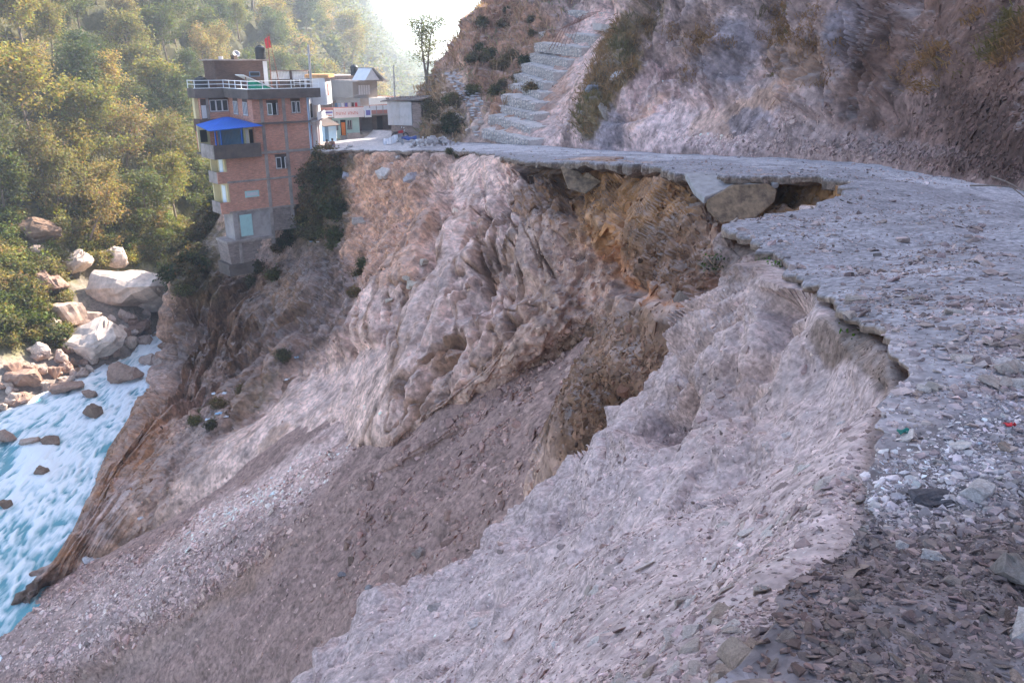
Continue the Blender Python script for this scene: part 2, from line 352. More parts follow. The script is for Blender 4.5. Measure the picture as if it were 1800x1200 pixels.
# ------------------------------------------------------------------ near slope: dip slope from the lip, folding over the spur
def Q(*a): return [P(*x) if len(x) == 3 and not isinstance(x[0], tuple) else W(x) for x in a]
def under(e, inn):          # first row tucked under the road crust
    return e
nc = [
 Q(((-0.2, -5, -1.75),), ((-1.2, -4.5, -2.4),), ((-4, -3, -5.5),), ((-9, 0, -11),), ((-16, 4, -19),), ((-24, 8, -30),)),
 Q(((0.7, 0.6, -1.75),), ((-0.3, 1.1, -2.3),), ((-2.5, 2.3, -4.6),), ((-6, 4.2, -8.5),), ((-11, 7, -14.5),), ((-20, 11, -25),)),
 Q((1330, 1085, 2.7), (1240, 1110, 2.85), (1050, 1200, 3.4), (800, 1340, 4.8), (500, 1520, 7.5), (300, 1700, 13)),
 Q((1495, 945, 3.35), (1420, 955, 3.5), (1280, 1010, 3.8), (1000, 1150, 4.8), (700, 1330, 7.5), (420, 1500, 14)),
 Q((1560, 795, 4.2), (1500, 810, 4.3), (1390, 860, 4.7), (1200, 950, 5.5), (900, 1100, 7.6), (700, 1195, 9.6), (560, 1260, 12), (500, 1330, 16)),
 Q((1600, 605, 6.0), (1560, 640, 5.95), (1520, 690, 6.0), (1400, 765, 6.5), (1200, 880, 7.5), (1000, 985, 8.9), (800, 1080, 10.6), (650, 1140, 12.2), (545, 1190, 13), (520, 1270, 17)),
 Q((1500, 535, 8.2), (1460, 572, 7.95), (1450, 640, 7.9), (1360, 700, 8.2), (1250, 770, 8.8), (1080, 870, 10.0), (880, 965, 11.8), (740, 1022, 13), (660, 1110, 18)),
 Q((1430, 478, 10.6), (1385, 505, 10.4), (1350, 580, 10.2), (1290, 660, 10.3), (1190, 750, 10.8), (1080, 825, 11.4), (925, 928, 12.3), (830, 1010, 17)),
 Q((1370, 437, 12.5), (1325, 465, 12.3), (1270, 560, 12.0), (1190, 670, 12.0), (1130, 740, 12.1), (1052, 802, 12.3), (950, 900, 17)),
 Q((1300, 402, 14.3), (1272, 420, 14.2), (1262, 500, 14.2), (1250, 565, 13.8), (1170, 680, 13.4), (1095, 765, 13.2), (1010, 850, 18)),
 Q((1360, 389, 15.8), (1335, 400, 15.9), (1335, 460, 16.3), (1320, 560, 16.8), (1250, 690, 17.4), (1120, 800, 18.5), (1050, 900, 21)),
 Q((1430, 371, 18.3), (1405, 385, 18.3), (1400, 440, 18.7), (1350, 560, 19.3), (1260, 700, 20.2), (1150, 800, 21.4), (1080, 920, 24)),
 Q((1500, 348, 20.8), (1465, 360, 20.6), (1440, 430, 20.8), (1380, 560, 21.2), (1300, 700, 22.2), (1230, 800, 23.3), (1150, 950, 26)),
]
nc2 = []
for c_ in nc:
    a_ = np.array(c_[0]); d0 = a_ - np.array(c_[1]); d0[2] = 0; d0 /= max(np.linalg.norm(d0), 1e-6); nc2.append([a_ + d0 * 0.7 - np.array((0, 0, 0.45)), a_ + d0 * 0.15 - np.array((0, 0, 0.2 if to_px(a_)[2] > 5.5 else 0.05))] + list(c_[1:]))
nc = nc2
G = loft(nc, 420, 300, wv=np.linspace(0, 1, 300) ** 1.15); B_ = retess(G, 540, 410, (np.linspace(0, 1, 300)[None, :] ** 1.15 * np.ones((420, 1)))[..., None]); G = B_[..., :3]; tn = B_[..., 3]
Nn = normals(G); px, py, d = to_px(G)
amp = np.clip(d / 9, 0.35, 1.6)
rockm = (1 - sst(np.sqrt(((px - 1235 + .45 * (py - 620)) / 170) ** 2 + ((py - 610) / 170) ** 2), 0.75, 1.1)) * sst(py, 405, 470)
w = fbm(G, 0.5, 3, .5, 90)
rockm = np.clip(rockm + 0.0 * w, 0, 1)
h = fbm(G, 0.45, 3, 0.5, 12) * 0.16 + fbm(G, 1.7, 2, 0.5, 14) * 0.04
fall = np.array((-0.888, 0.46, 0)); st = np.stack([G @ np.array((0.46, 0.888, 0)) * 2.2, (G @ fall) * 0.35, G[..., 2] * 0.35], -1)
h += 0.06 * fbm(st, 0.8, 2, 0.5, 4)
# bedrock ribs under the tip: slabs standing on edge, broken into blocks
bp_ = np.stack([(G @ np.array((0.35, 0.90, 0.25))) * 1.0, (G @ np.array((-0.72, 0.1, -0.69))) * 0.45, (G @ np.array((0.6, -0.43, -0.68))) * 0.7], -1)
bw = bp_ + 0.25 * fbm(G, 0.7, 3, .5, 8)[..., None]
rockm = np.clip(rockm * 1.25 * sst(fbm(G, 0.6, 2, .5, 44) + 0.3, -0.2, 0.3), 0, 1)
rockm = rockm * (1 - sst(px, 1330, 1400) * (py < 520)) * (1 - sst(d, 13.4, 14.3)) * np.minimum(1, 0.95 / amp) * sst(py, 470, 580)
cr1 = crag(bp_, 0.55, 5, 0.56, 3.0); ter = terrace(G + 0.25 * np.stack([crag(G, .8, 2)] * 3, -1), (-0.60, -0.62, -0.5), 0.95, 0.88, 0.2, 0.6)
h += rockm * (2.0 * cr1 - 0.30 * cracks(bp_, 0.9, 0.05, 4.0) - 0.15 * cracks(bp_, 2.0, 0.06, 9.0) + 0.32 * ter + 0.08)
chips = sst(fbm(G, 0.8, 2, .5, 81), -0.1, 0.4) * (1 - rockm)
h -= (1 - rockm) * 0.10 * cracks(G, 0.7, 0.03, 6.0) * sst(fbm(G, .5, 2, .5, 3), 0, .3)
h += (1 - rockm) * (0.30 * crag(G, 0.5, 4, .66, 8.0) + (0.3 + chips) * 0.22 * crag(G, 1.6, 4, 0.6, 5.0))
# small slumps and the crack that runs down from the lip
crack = np.abs(px - (1545 - 0.12 * (py - 700) + 26 * np.sin(py / 37.0) + 14 * np.sin(py / 13.0)))
cm = np.exp(-(crack / 10) ** 2) * sst(py, 640, 690) * (1 - sst(py, 800, 880))
h -= cm * 0.16 * amp
cl = np.maximum(perlin(G * 0.8 + 50) - 0.25, 0) * 0.35
h -= cl * (1 - rockm)
h += 0.10 * np.maximum(fbm(G, 1.6, 3, .6, 70), 0) * (1 - sst(np.hypot((px - 1500) / 90, (py - 590) / 70), 0.7, 1.2))
fade = sst(tn, 0.02, 0.12); ztn = G[:, :1, 2] + 0.38
G = G + Nn * (h * amp * fade)[..., None] * (1 if Nn[300, 200, 2] > 0 else -1); G[..., 2] = np.minimum(G[..., 2], ztn)
CN = tint(G, (0.40, 0.335, 0.315), [(1250, 620, 200, 200, 0, (0.38, 0.30, 0.265), 0.6), (1180, 900, 330, 60, 25, (0.44, 0.37, 0.35), 0.6), (820, 1080, 260, 70, 25, (0.43, 0.36, 0.34), 0.6),
     (1300, 1120, 260, 90, -20, (0.31, 0.255, 0.24), 0.6), (1480, 600, 60, 50, 40, (0.16, 0.12, 0.09), 0.75), (1540, 640, 70, 35, 45, (0.16, 0.12, 0.09), 0.75), (1180, 470, 0, 0, 0, DUST, 0) if False else (1255, 690, 60, 40, -30, (0.2, 0.15, 0.12), 0.4),
     (1290, 440, 60, 60, 0, (0.16, 0.11, 0.08), 0.7), (1545, 760, 26, 110, 8, (0.22, 0.17, 0.14), 0.6), (1400, 1180, 150, 90, 0, (0.2, 0.165, 0.155), 0.8)], wob=18)
CN = CN * np.array((1.22, 1.03, 0.95))
NEAR = G; NEARC = CN
grid_obj('near_slope', G, CN, M['near'], flip=True)

# ------------------------------------------------------------------ cliff below the road: bite, buttress, amphitheatre, main spur, rock nose under the house
cc = [
 Q((1475, 352, 20.4), (1440, 420, 20.9), (1380, 560, 21.4), (1300, 700, 22.4), (1250, 800, 23.3), (1150, 950, 26)),
 Q((1530, 325, 23.3), (1475, 350, 23.2), (1430, 400, 23.0), (1370, 500, 22.7), (1290, 620, 22.5), (1220, 720, 22.9), (1130, 850, 25)),
 Q((1400, 304, 26.0), (1390, 326, 27.6), (1370, 380, 25.9), (1300, 460, 23.8), (1240, 560, 22.9), (1150, 690, 23.1), (1060, 800, 24), (990, 900, 27)),
 Q((1240, 300, 27.6), (1220, 325, 28.6), (1200, 390, 26.4), (1190, 480, 25), (1110, 600, 24.7), (1040, 700, 25.0), (985, 790, 25.6), (930, 890, 29)),
 Q((1160, 288, 32.5), (1154, 308, 34.0), (1140, 400, 30.6), (1135, 500, 28.3), (1075, 600, 27.3), (1000, 690, 27.2), (965, 765, 27.8), (920, 860, 31)),
 Q((1095, 284, 36), (1090, 305, 38.0), (1075, 400, 35.2), (1100, 500, 35.5), (1075, 560, 35.5), (1010, 650, 37), (940, 760, 39)),
 Q((1010, 281, 41), (1008, 300, 43.0), (1000, 390, 39.2), (1000, 480, 37.5), (960, 560, 37), (900, 650, 37.8), (850, 740, 41)),
 Q((930, 280, 47), (935, 300, 48.0), (940, 350, 44.7), (920, 450, 41), (870, 560, 39), (800, 660, 39), (740, 740, 40), (700, 820, 44)),
 Q((870, 270, 57), (875, 300, 54), (860, 370, 50), (820, 480, 45.5), (760, 590, 42.8), (700, 690, 42), (675, 770, 42), (640, 860, 47)),
 Q((825, 263, 67), (800, 300, 62.5), (765, 370, 59), (700, 480, 55), (640, 600, 52), (600, 720, 50), (560, 800, 50), (480, 880, 53), (430, 980, 56)),
 Q((720, 262, 78), (715, 300, 74), (690, 390, 71), (630, 500, 66), (560, 600, 62), (480, 720, 58.5), (380, 830, 56.5), (290, 910, 57), (240, 1000, 58.5)),
 Q((620, 261, 85), (615, 310, 82), (600, 410, 80), (560, 540, 75), (480, 640, 70), (360, 760, 64), (250, 870, 58), (170, 970, 56), (130, 1050, 57)),
 Q((555, 260, 91), (545, 300, 89.5), (520, 440, 89), (460, 560, 84), (398, 660, 77.5), (265, 780, 67), (175, 890, 58), (105, 995, 55), (70, 1080, 55.5)),
 Q((500, 290, 96), (470, 400, 94), (415, 488, 90), (345, 535, 86), (310, 600, 82), (268, 700, 75), (165, 850, 61), (90, 990, 55.5), (20, 1062, 53), (-10, 1120, 53)),
 Q((430, 300, 101), (372, 400, 99), (322, 460, 95), (296, 530, 92), (288, 600, 91), (255, 700, 84), (150, 855, 70), (60, 1000, 60), (-60, 1100, 57)),
 Q((440, 320, 120), (390, 420, 117), (345, 500, 114), (320, 580, 112), (300, 660, 110), (240, 760, 100), (120, 900, 82), (-50, 1080, 66)),
]
NUC, NVC = 640, 400
G = loft(cc, 420, 300); su = np.linalg.norm(np.diff(G, axis=0), axis=-1).mean(1); sv_ = np.linalg.norm(np.diff(G, axis=1), axis=-1).mean(0); o1 = np.ones((420, 300))
B_ = retess(G, NUC, NVC, np.stack([np.linspace(0, 1, 300)[None, :] * o1, np.r_[0, np.cumsum(su)][:, None] * o1, np.r_[0, np.cumsum(sv_)][None] * o1], -1)); G = B_[..., :3]; tv = B_[..., 3]; U_ = B_[..., 4]; V_ = B_[..., 5]
Nn = normals(G); Nn *= (1 if Nn[300, 150, 1] < 0 else -1); px, py, d = to_px(G)
amp = np.clip(d / 40, 0.55, 1.5) * sst(tv, 0.0, 0.05)
def inblob(bx, by, rx, ry, ang=0, a=0.7, b=1.15):
    an = math.radians(ang); X = px - bx; Y = py - by
    u = (X * math.cos(an) + Y * math.sin(an)) / rx; v = (-X * math.sin(an) + Y * math.cos(an)) / ry
    return 1 - sst(np.sqrt(u * u + v * v), a, b)
m_bed = np.clip(inblob(780, 540, 330, 130, -52) + inblob(400, 620, 160, 140, 0) + inblob(200, 860, 60, 200, 35), 0, 1)
m_cong = np.clip(inblob(1090, 670, 110, 150, -35) + inblob(1200, 430, 90, 120) + 0.7 * inblob(650, 400, 100, 140), 0, 1)
m_smooth = np.clip(inblob(480, 780, 260, 75, -40) + inblob(610, 710, 130, 70, -50) + 0.8 * inblob(840, 310, 60, 70, 20), 0, 1)
m_bed = m_bed * (1 - 0.85 * m_smooth)
h = fbm(G, 0.11, 2, 0.5, 21) * 0.8
bedp = np.stack([U_ * 1.15 + 0.25 * V_, V_ * 0.5, 0.12 * G[..., 2]], -1)
h += m_bed * (3.4 * crag(bedp, 0.15, 5, 0.68, 3.0) - 0.9 * cracks(bedp, 0.28, 0.035, 2.0) - 0.5 * cracks(bedp, 0.6, 0.05, 8.0) + 1.0 * (np.abs(plin(bedp * 0.22 + 5)) * -2 + 0.3) + 0.5 * (np.abs(plin(bedp * 0.6 + 15)) * -2 + 0.3))
cb1 = facets(G, 1.5, 0.25, 11.0); cb2 = facets(G, 3.4, 0.25, 21.0)
cobb = np.maximum(cb1[0], 0) * sst(cb1[1], 0.0, 0.25) * 0.7 + np.maximum(cb2[0], 0) * sst(cb2[1], 0, 0.25) * 0.35
h += m_cong * cobb * (d < 40) + m_cong * (d >= 40) * np.maximum(cb1[0], 0) * .5
rest = (1 - m_smooth) * (1 - 0.6 * m_bed)
h += rest * (2.0 * crag(G, 0.30, 5, 0.66, 31.0) * (1 - 0.5 * m_cong))
fallc = np.stack([px * 0.02 + py * 0.012, (py - px) * 0.002, 0 * px], -1)
h += m_smooth * (0.08 * fbm(G, 0.8, 2, 0.5, 28) + 0.10 * fbm(fallc, 1.0, 2, .5, 5))
# hollow behind the buttress and under the slabs, undercut below the crust
h -= 0.9 * inblob(1112, 510, 45, 22, 20, .2, 1.2) + 1.0 * inblob(1400, 345, 90, 30, 0) + 0.7 * inblob(1060, 300, 160, 12, 3)
h -= 0.9 * inblob(1250, 640, 90, 30, -40)
# layered ledge lines on the conglomerate buttress
lay = np.sin(G[..., 2] * 4.2 + 1.3 * fbm(G, 0.5, 2, .5, 3)); h += 0.10 * lay * inblob(1120, 640, 120, 110, -30)
h *= 1 - 0.8 * inblob(450, 380, 130, 110)
h = np.where(h > 0.45, 0.45 + (h - 0.45) * 0.35, h) * (1 - 0.45 * sst(tv, 0.55, 0.85))
h *= 1 - 0.6 * inblob(185, 870, 80, 200, 35)
ztop = G[:, :1, 2] - 0.12
G = G + Nn * (h * amp)[..., None]
G[..., 2] = np.minimum(G[..., 2], ztop)
crk = np.clip(cracks(bedp, 0.28, 0.06, 2.0) + cracks(bedp, 0.6, 0.09, 8.0), 0, 1) * m_bed
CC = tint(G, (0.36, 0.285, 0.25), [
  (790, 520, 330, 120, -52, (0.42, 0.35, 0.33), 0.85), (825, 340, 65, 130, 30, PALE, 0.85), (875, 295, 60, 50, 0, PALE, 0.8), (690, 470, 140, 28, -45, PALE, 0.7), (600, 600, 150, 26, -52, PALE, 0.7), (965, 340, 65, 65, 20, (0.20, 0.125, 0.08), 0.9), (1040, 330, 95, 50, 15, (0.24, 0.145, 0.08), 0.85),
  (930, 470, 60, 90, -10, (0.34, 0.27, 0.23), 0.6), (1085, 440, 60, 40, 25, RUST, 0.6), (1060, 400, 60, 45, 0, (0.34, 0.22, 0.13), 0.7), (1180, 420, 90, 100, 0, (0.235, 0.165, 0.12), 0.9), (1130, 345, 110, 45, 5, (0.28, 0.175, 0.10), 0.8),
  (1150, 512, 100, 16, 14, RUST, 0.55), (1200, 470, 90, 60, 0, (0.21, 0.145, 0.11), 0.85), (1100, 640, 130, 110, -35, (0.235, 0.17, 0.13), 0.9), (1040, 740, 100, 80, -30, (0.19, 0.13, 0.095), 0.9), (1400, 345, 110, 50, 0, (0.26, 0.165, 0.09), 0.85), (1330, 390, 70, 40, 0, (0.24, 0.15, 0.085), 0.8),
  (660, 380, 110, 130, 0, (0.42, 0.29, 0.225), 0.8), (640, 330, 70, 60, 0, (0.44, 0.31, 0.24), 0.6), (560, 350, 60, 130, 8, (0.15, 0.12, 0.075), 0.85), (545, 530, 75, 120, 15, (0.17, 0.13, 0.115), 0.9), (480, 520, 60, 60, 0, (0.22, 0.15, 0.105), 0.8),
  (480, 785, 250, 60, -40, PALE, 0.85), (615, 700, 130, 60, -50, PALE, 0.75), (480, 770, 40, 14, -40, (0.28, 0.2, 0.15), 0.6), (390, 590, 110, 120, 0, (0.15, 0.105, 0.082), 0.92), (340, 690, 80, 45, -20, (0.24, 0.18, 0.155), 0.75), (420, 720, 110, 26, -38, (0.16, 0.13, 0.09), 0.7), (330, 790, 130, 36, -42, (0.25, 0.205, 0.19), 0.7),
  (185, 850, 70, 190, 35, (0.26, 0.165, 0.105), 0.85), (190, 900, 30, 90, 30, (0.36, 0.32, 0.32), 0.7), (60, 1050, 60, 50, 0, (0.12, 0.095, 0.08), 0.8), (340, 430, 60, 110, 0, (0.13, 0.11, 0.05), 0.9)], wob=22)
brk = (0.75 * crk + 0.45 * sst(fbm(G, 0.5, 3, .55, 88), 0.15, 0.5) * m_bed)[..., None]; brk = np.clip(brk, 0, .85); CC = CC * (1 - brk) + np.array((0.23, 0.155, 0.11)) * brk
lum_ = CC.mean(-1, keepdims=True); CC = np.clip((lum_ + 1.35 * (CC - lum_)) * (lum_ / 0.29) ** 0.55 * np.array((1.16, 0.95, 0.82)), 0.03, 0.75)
CLIFF = G; CLIFFC = CC
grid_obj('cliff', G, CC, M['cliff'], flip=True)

# ------------------------------------------------------------------ scree fan in the gully
ss = [
 Q((1160, 500, 33), (1080, 800, 25.5), (980, 950, 25.5), (760, 1130, 27.5), (560, 1290, 31), (300, 1480, 36)),
 Q((1120, 515, 36), (1000, 690, 33.5), (870, 830, 33), (700, 965, 34), (540, 1095, 35.5), (380, 1225, 38), (250, 1340, 40)),
 Q((1085, 540, 37.5), (900, 700, 37), (760, 800, 38.2), (600, 920, 39), (440, 1040, 40.5), (250, 1170, 42.5), (100, 1290, 44)),
 Q((980, 620, 39.5), (800, 700, 40.5), (680, 790, 41), (530, 880, 42.5), (350, 990, 44.5), (150, 1100, 46), (0, 1195, 46.6), (-200, 1300, 49)),
 Q((850, 650, 44), (700, 720, 46), (600, 750, 47.5), (480, 850, 47.5), (300, 950, 49.5), (140, 1040, 51), (-20, 1110, 53), (-200, 1180, 56)),
 Q((700, 650, 53), (600, 700, 54), (500, 760, 55), (400, 850, 53.5), (250, 940, 54.5), (100, 1015, 56), (-60, 1080, 58), (-200, 1140, 60)),
]
G = retess(loft(ss, 200, 200), 200, 240)
Nn = normals(G); Nn *= (1 if Nn[150, 200, 2] > 0 else -1); px, py, d = to_px(G)
dirf = np.array((-0.80, -0.2, 0)); ac = np.array((-0.2, 0.80, 0))
st = np.stack([G @ ac * 1.4, G @ dirf * 0.16, G[..., 2] * 0.16], -1)
h = 0.35 * fbm(st, 0.35, 3, .5, 2) + 0.10 * fbm(st, 1.0, 2, .5, 9) + 0.12 * fbm(G, 0.8, 2, 0.5, 41)
G = G + Nn * h[..., None]
CSC = tint(G, (0.205, 0.158, 0.142), [(1000, 640, 150, 50, -50, (0.24, 0.185, 0.165), 0.7), (620, 950, 300, 26, -38, (0.17, 0.13, 0.12), 0.5), (360, 930, 330, 26, -36, (0.37, 0.31, 0.29), 0.8), (440, 880, 260, 14, -38, (0.42, 0.35, 0.33), 0.7),
   (300, 1020, 330, 40, -33, (0.25, 0.215, 0.205), 0.7), (140, 1080, 200, 60, -28, (0.26, 0.225, 0.215), 0.7), (330, 1090, 260, 16, -33, (0.2, 0.145, 0.115), 0.7), (250, 1150, 200, 30, -30, (0.21, 0.17, 0.155), 0.7), (560, 830, 160, 16, -38, (0.42, 0.35, 0.33), 0.6)], wob=16)
CSC = CSC * np.array((1.55, 1.22, 1.06))
SCR = G; SCRC = CSC
grid_obj('scree_slope', G, CSC, M['scree'], flip=True)
# ------------------------------------------------------------------ hill above the road
hc = [  # unseen upper rows are steepened and raised to shade the road and gorge
 Q(((13, -14, -0.9),), ((17, -15, 4),), ((26, -18, 20),), ((44, -25, 52),), ((80, -30, 110),)),
 Q(((9.0, 2, -1.75),), ((13, 2, 3.0),), ((22, 3, 19),), ((40, 6, 52),), ((78, 10, 112),)),
 Q(((12, 10, -2.2),), ((15.5, 11, 2),), ((23, 15, 14),), ((42, 24, 50),), ((80, 40, 112),)),
 Q(((15.5, 19, -2.7),), ((18, 21, 0.8),), ((22, 25, 7),), ((32, 33, 26),), ((50, 46, 62),), ((84, 70, 115),)),
 Q((1815, 335, 23.7), (1815, 260, 24.5), (1815, 150, 26.5), (1810, 0, 29), ((24, 37, 11),), ((34, 45, 32),), ((52, 58, 66),), ((85, 84, 118),)),
 Q((1650, 303, 31), (1650, 220, 32.5), (1645, 120, 34), (1640, 0, 37), ((25, 46, 12),), ((36, 56, 34),), ((55, 70, 70),), ((85, 97, 120),)),
 Q((1500, 284, 40), (1500, 220, 41.5), (1500, 120, 43), (1480, 0, 46), ((24, 56, 13),), ((36, 67, 36),), ((55, 84, 72),), ((85, 110, 122),)),
 Q((1330, 272, 51), (1335, 210, 52.5), (1330, 110, 54.5), (1320, 0, 57.5), ((22, 69, 14),), ((34, 81, 37),), ((52, 98, 71),), ((82, 124, 120),)),
 Q((1180, 266, 60), (1175, 220, 61), (1190, 110, 63.5), (1220, 0, 66.5), ((20, 79, 15),), ((31, 92, 36),), ((48, 110, 68),), ((78, 136, 116),)),
 Q((1075, 261, 66), (1050, 220, 66), (1085, 120, 68), (1150, 0, 72), ((18, 86, 15.5),), ((28, 99, 34),), ((45, 117, 64),), ((74, 144, 108),)),
 Q((1015, 258, 68.5), (1008, 215, 69.5), (1045, 120, 72.5), (1125, 0, 78), ((18, 92, 15.5),), ((28, 106, 36),), ((44, 124, 72),), ((72, 150, 118),)),
 Q((985, 256, 73), (985, 210, 77.5), (1020, 120, 82.5), (1100, 0, 90), ((18, 104, 20),), ((28, 115, 41),), ((44, 132, 72),), ((70, 158, 115),)),
 Q((900, 252, 78), (910, 200, 83), (965, 100, 90), (1040, 0, 98), ((15, 113, 19),), ((26, 124, 37),), ((42, 140, 66),), ((66, 164, 108),)),
 Q((855, 250, 83), (862, 200, 88), (900, 110, 95), (945, 0, 103), ((9, 119, 16),), ((20, 132, 30),), ((36, 148, 54),), ((60, 172, 95),)),
 Q((800, 249, 87), (812, 205, 92), (840, 140, 98), (885, 40, 107), ((3, 128, 13),), ((14, 143, 21),), ((30, 158, 37),), ((54, 180, 62),)),
 Q((748, 247, 92), (755, 190, 96), (795, 120, 101), (852, 5, 110), ((1, 136, 13),), ((10, 152, 18),), ((28, 170, 30),), ((50, 190, 52),)),
 Q((730, 245, 96), (728, 205, 101), (760, 152, 106), (815, 70, 115), ((-2, 140, 9),), ((8, 160, 13),), ((26, 180, 24),), ((48, 200, 42),)),
 Q((732, 240, 104), (734, 215, 112), (765, 170, 120), (810, 95, 132), ((-2, 158, 5),), ((8, 180, 9),), ((26, 200, 18),), ((48, 220, 32),)),
 Q((760, 240, 130), (765, 225, 145), (780, 200, 160), (810, 140, 180), ((-2, 215, 0),), ((10, 235, 4),), ((28, 250, 10),), ((50, 270, 20),)),
]
hc2 = []
for c_ in hc:
    a_ = np.array(c_[0]); d0 = np.array((a_[0], a_[1], 0.0)); d0 /= np.linalg.norm(d0); hc2.append([a_ - d0 * 0.5 - np.array((0, 0, 1.6))] + list(c_))
hc = hc2
NUH, NVH = 540, 280
G = loft(hc, 400, 260, wv=np.linspace(0, 1, 260) ** 1.35); B_ = retess(G, NUH, NVH, (np.linspace(0, 1, 260)[None, :] ** 1.35 * np.ones((400, 1)))[..., None]); G = B_[..., :3]; tv = B_[..., 3]
Nn = normals(G); Nn *= (1 if Nn[300, 150, 2] > 0 else -1); px, py, d = to_px(G)
amp = np.clip(d / 45, 0.4, 1.5) * (0.25 + 0.75 * sst(tv, 0.0, 0.06))
def inblob(bx, by, rx, ry, ang=0, a=0.7, b=1.15):
    an = math.radians(ang); X = px - bx; Y = py - by
    u = (X * math.cos(an) + Y * math.sin(an)) / rx; v = (-X * math.sin(an) + Y * math.cos(an)) / ry
    return 1 - sst(np.sqrt(u * u + v * v), a, b)
m_rock = np.clip(inblob(1270, 60, 260, 150, 20) + inblob(1500, 80, 130, 130), 0, 1)
m_tal = np.clip(inblob(1180, 235, 190, 45, -8) + inblob(1000, 140, 50, 170, 38) + inblob(1330, 180, 80, 30, -40) + 0.8 * inblob(1700, 120, 120, 220, 20), 0, 1)
m_gr = np.clip(inblob(880, 110, 150, 130, -20) + inblob(780, 210, 70, 70), 0, 1)
h = fbm(G, 0.10, 3, .5, 51) * 1.1 + fbm(G, 0.38, 4, .55, 52) * 0.6
rp = np.stack([G @ np.array((0.6, -0.6, 0.4)), (G @ np.array((-0.2, 0.3, 0.9))) * 0.45, (G @ np.array((0.5, 0.8, 0))) * 0.7], -1)
h += m_rock * (1 - m_tal) * (5.6 * crag(rp, 0.13, 5, 0.68, 3.0) - 1.2 * cracks(rp, 0.25, 0.035, 2.0) - 0.6 * cracks(rp, 0.5, 0.05, 8.0)) + (1 - m_rock) * (1 - 0.8 * m_gr) * 1.6 * crag(G, 0.25, 5, 0.66, 8.0)
h *= (1 - 0.75 * m_tal)
h += fbm(G, 0.9, 2, .5, 53) * 0.18 * (1 - 0.5 * m_tal)
G = G + Nn * (h * amp)[..., None]
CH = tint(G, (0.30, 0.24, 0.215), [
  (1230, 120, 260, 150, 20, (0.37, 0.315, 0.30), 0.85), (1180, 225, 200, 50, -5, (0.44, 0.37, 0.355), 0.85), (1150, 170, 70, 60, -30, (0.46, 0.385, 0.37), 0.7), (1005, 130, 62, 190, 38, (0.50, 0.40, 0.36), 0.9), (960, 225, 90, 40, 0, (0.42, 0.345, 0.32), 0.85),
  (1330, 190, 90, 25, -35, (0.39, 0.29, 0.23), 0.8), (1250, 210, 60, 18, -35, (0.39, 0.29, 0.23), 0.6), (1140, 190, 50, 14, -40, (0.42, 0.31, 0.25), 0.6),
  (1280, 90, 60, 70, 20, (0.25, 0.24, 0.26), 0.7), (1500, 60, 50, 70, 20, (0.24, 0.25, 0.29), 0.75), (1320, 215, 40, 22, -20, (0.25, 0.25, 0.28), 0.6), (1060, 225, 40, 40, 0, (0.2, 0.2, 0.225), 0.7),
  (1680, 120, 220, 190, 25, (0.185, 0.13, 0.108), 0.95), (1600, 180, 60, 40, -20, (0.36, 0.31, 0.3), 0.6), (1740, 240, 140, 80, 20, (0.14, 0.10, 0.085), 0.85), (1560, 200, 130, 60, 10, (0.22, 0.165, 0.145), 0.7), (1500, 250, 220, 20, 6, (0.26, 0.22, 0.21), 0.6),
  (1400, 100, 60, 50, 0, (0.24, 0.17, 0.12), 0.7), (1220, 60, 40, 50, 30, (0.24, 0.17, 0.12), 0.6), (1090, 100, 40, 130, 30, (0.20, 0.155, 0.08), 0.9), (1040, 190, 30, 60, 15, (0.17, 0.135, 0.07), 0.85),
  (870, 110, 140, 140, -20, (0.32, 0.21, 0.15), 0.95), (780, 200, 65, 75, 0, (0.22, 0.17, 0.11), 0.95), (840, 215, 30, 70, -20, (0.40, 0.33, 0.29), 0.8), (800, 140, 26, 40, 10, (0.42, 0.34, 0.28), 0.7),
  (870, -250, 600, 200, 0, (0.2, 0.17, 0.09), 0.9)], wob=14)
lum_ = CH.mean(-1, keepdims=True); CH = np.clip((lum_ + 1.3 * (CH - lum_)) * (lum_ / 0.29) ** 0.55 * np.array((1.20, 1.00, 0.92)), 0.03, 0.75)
HILL = G; HILLC = CH
grid_obj('hillside', G, CH, M['hill'], flip=True)

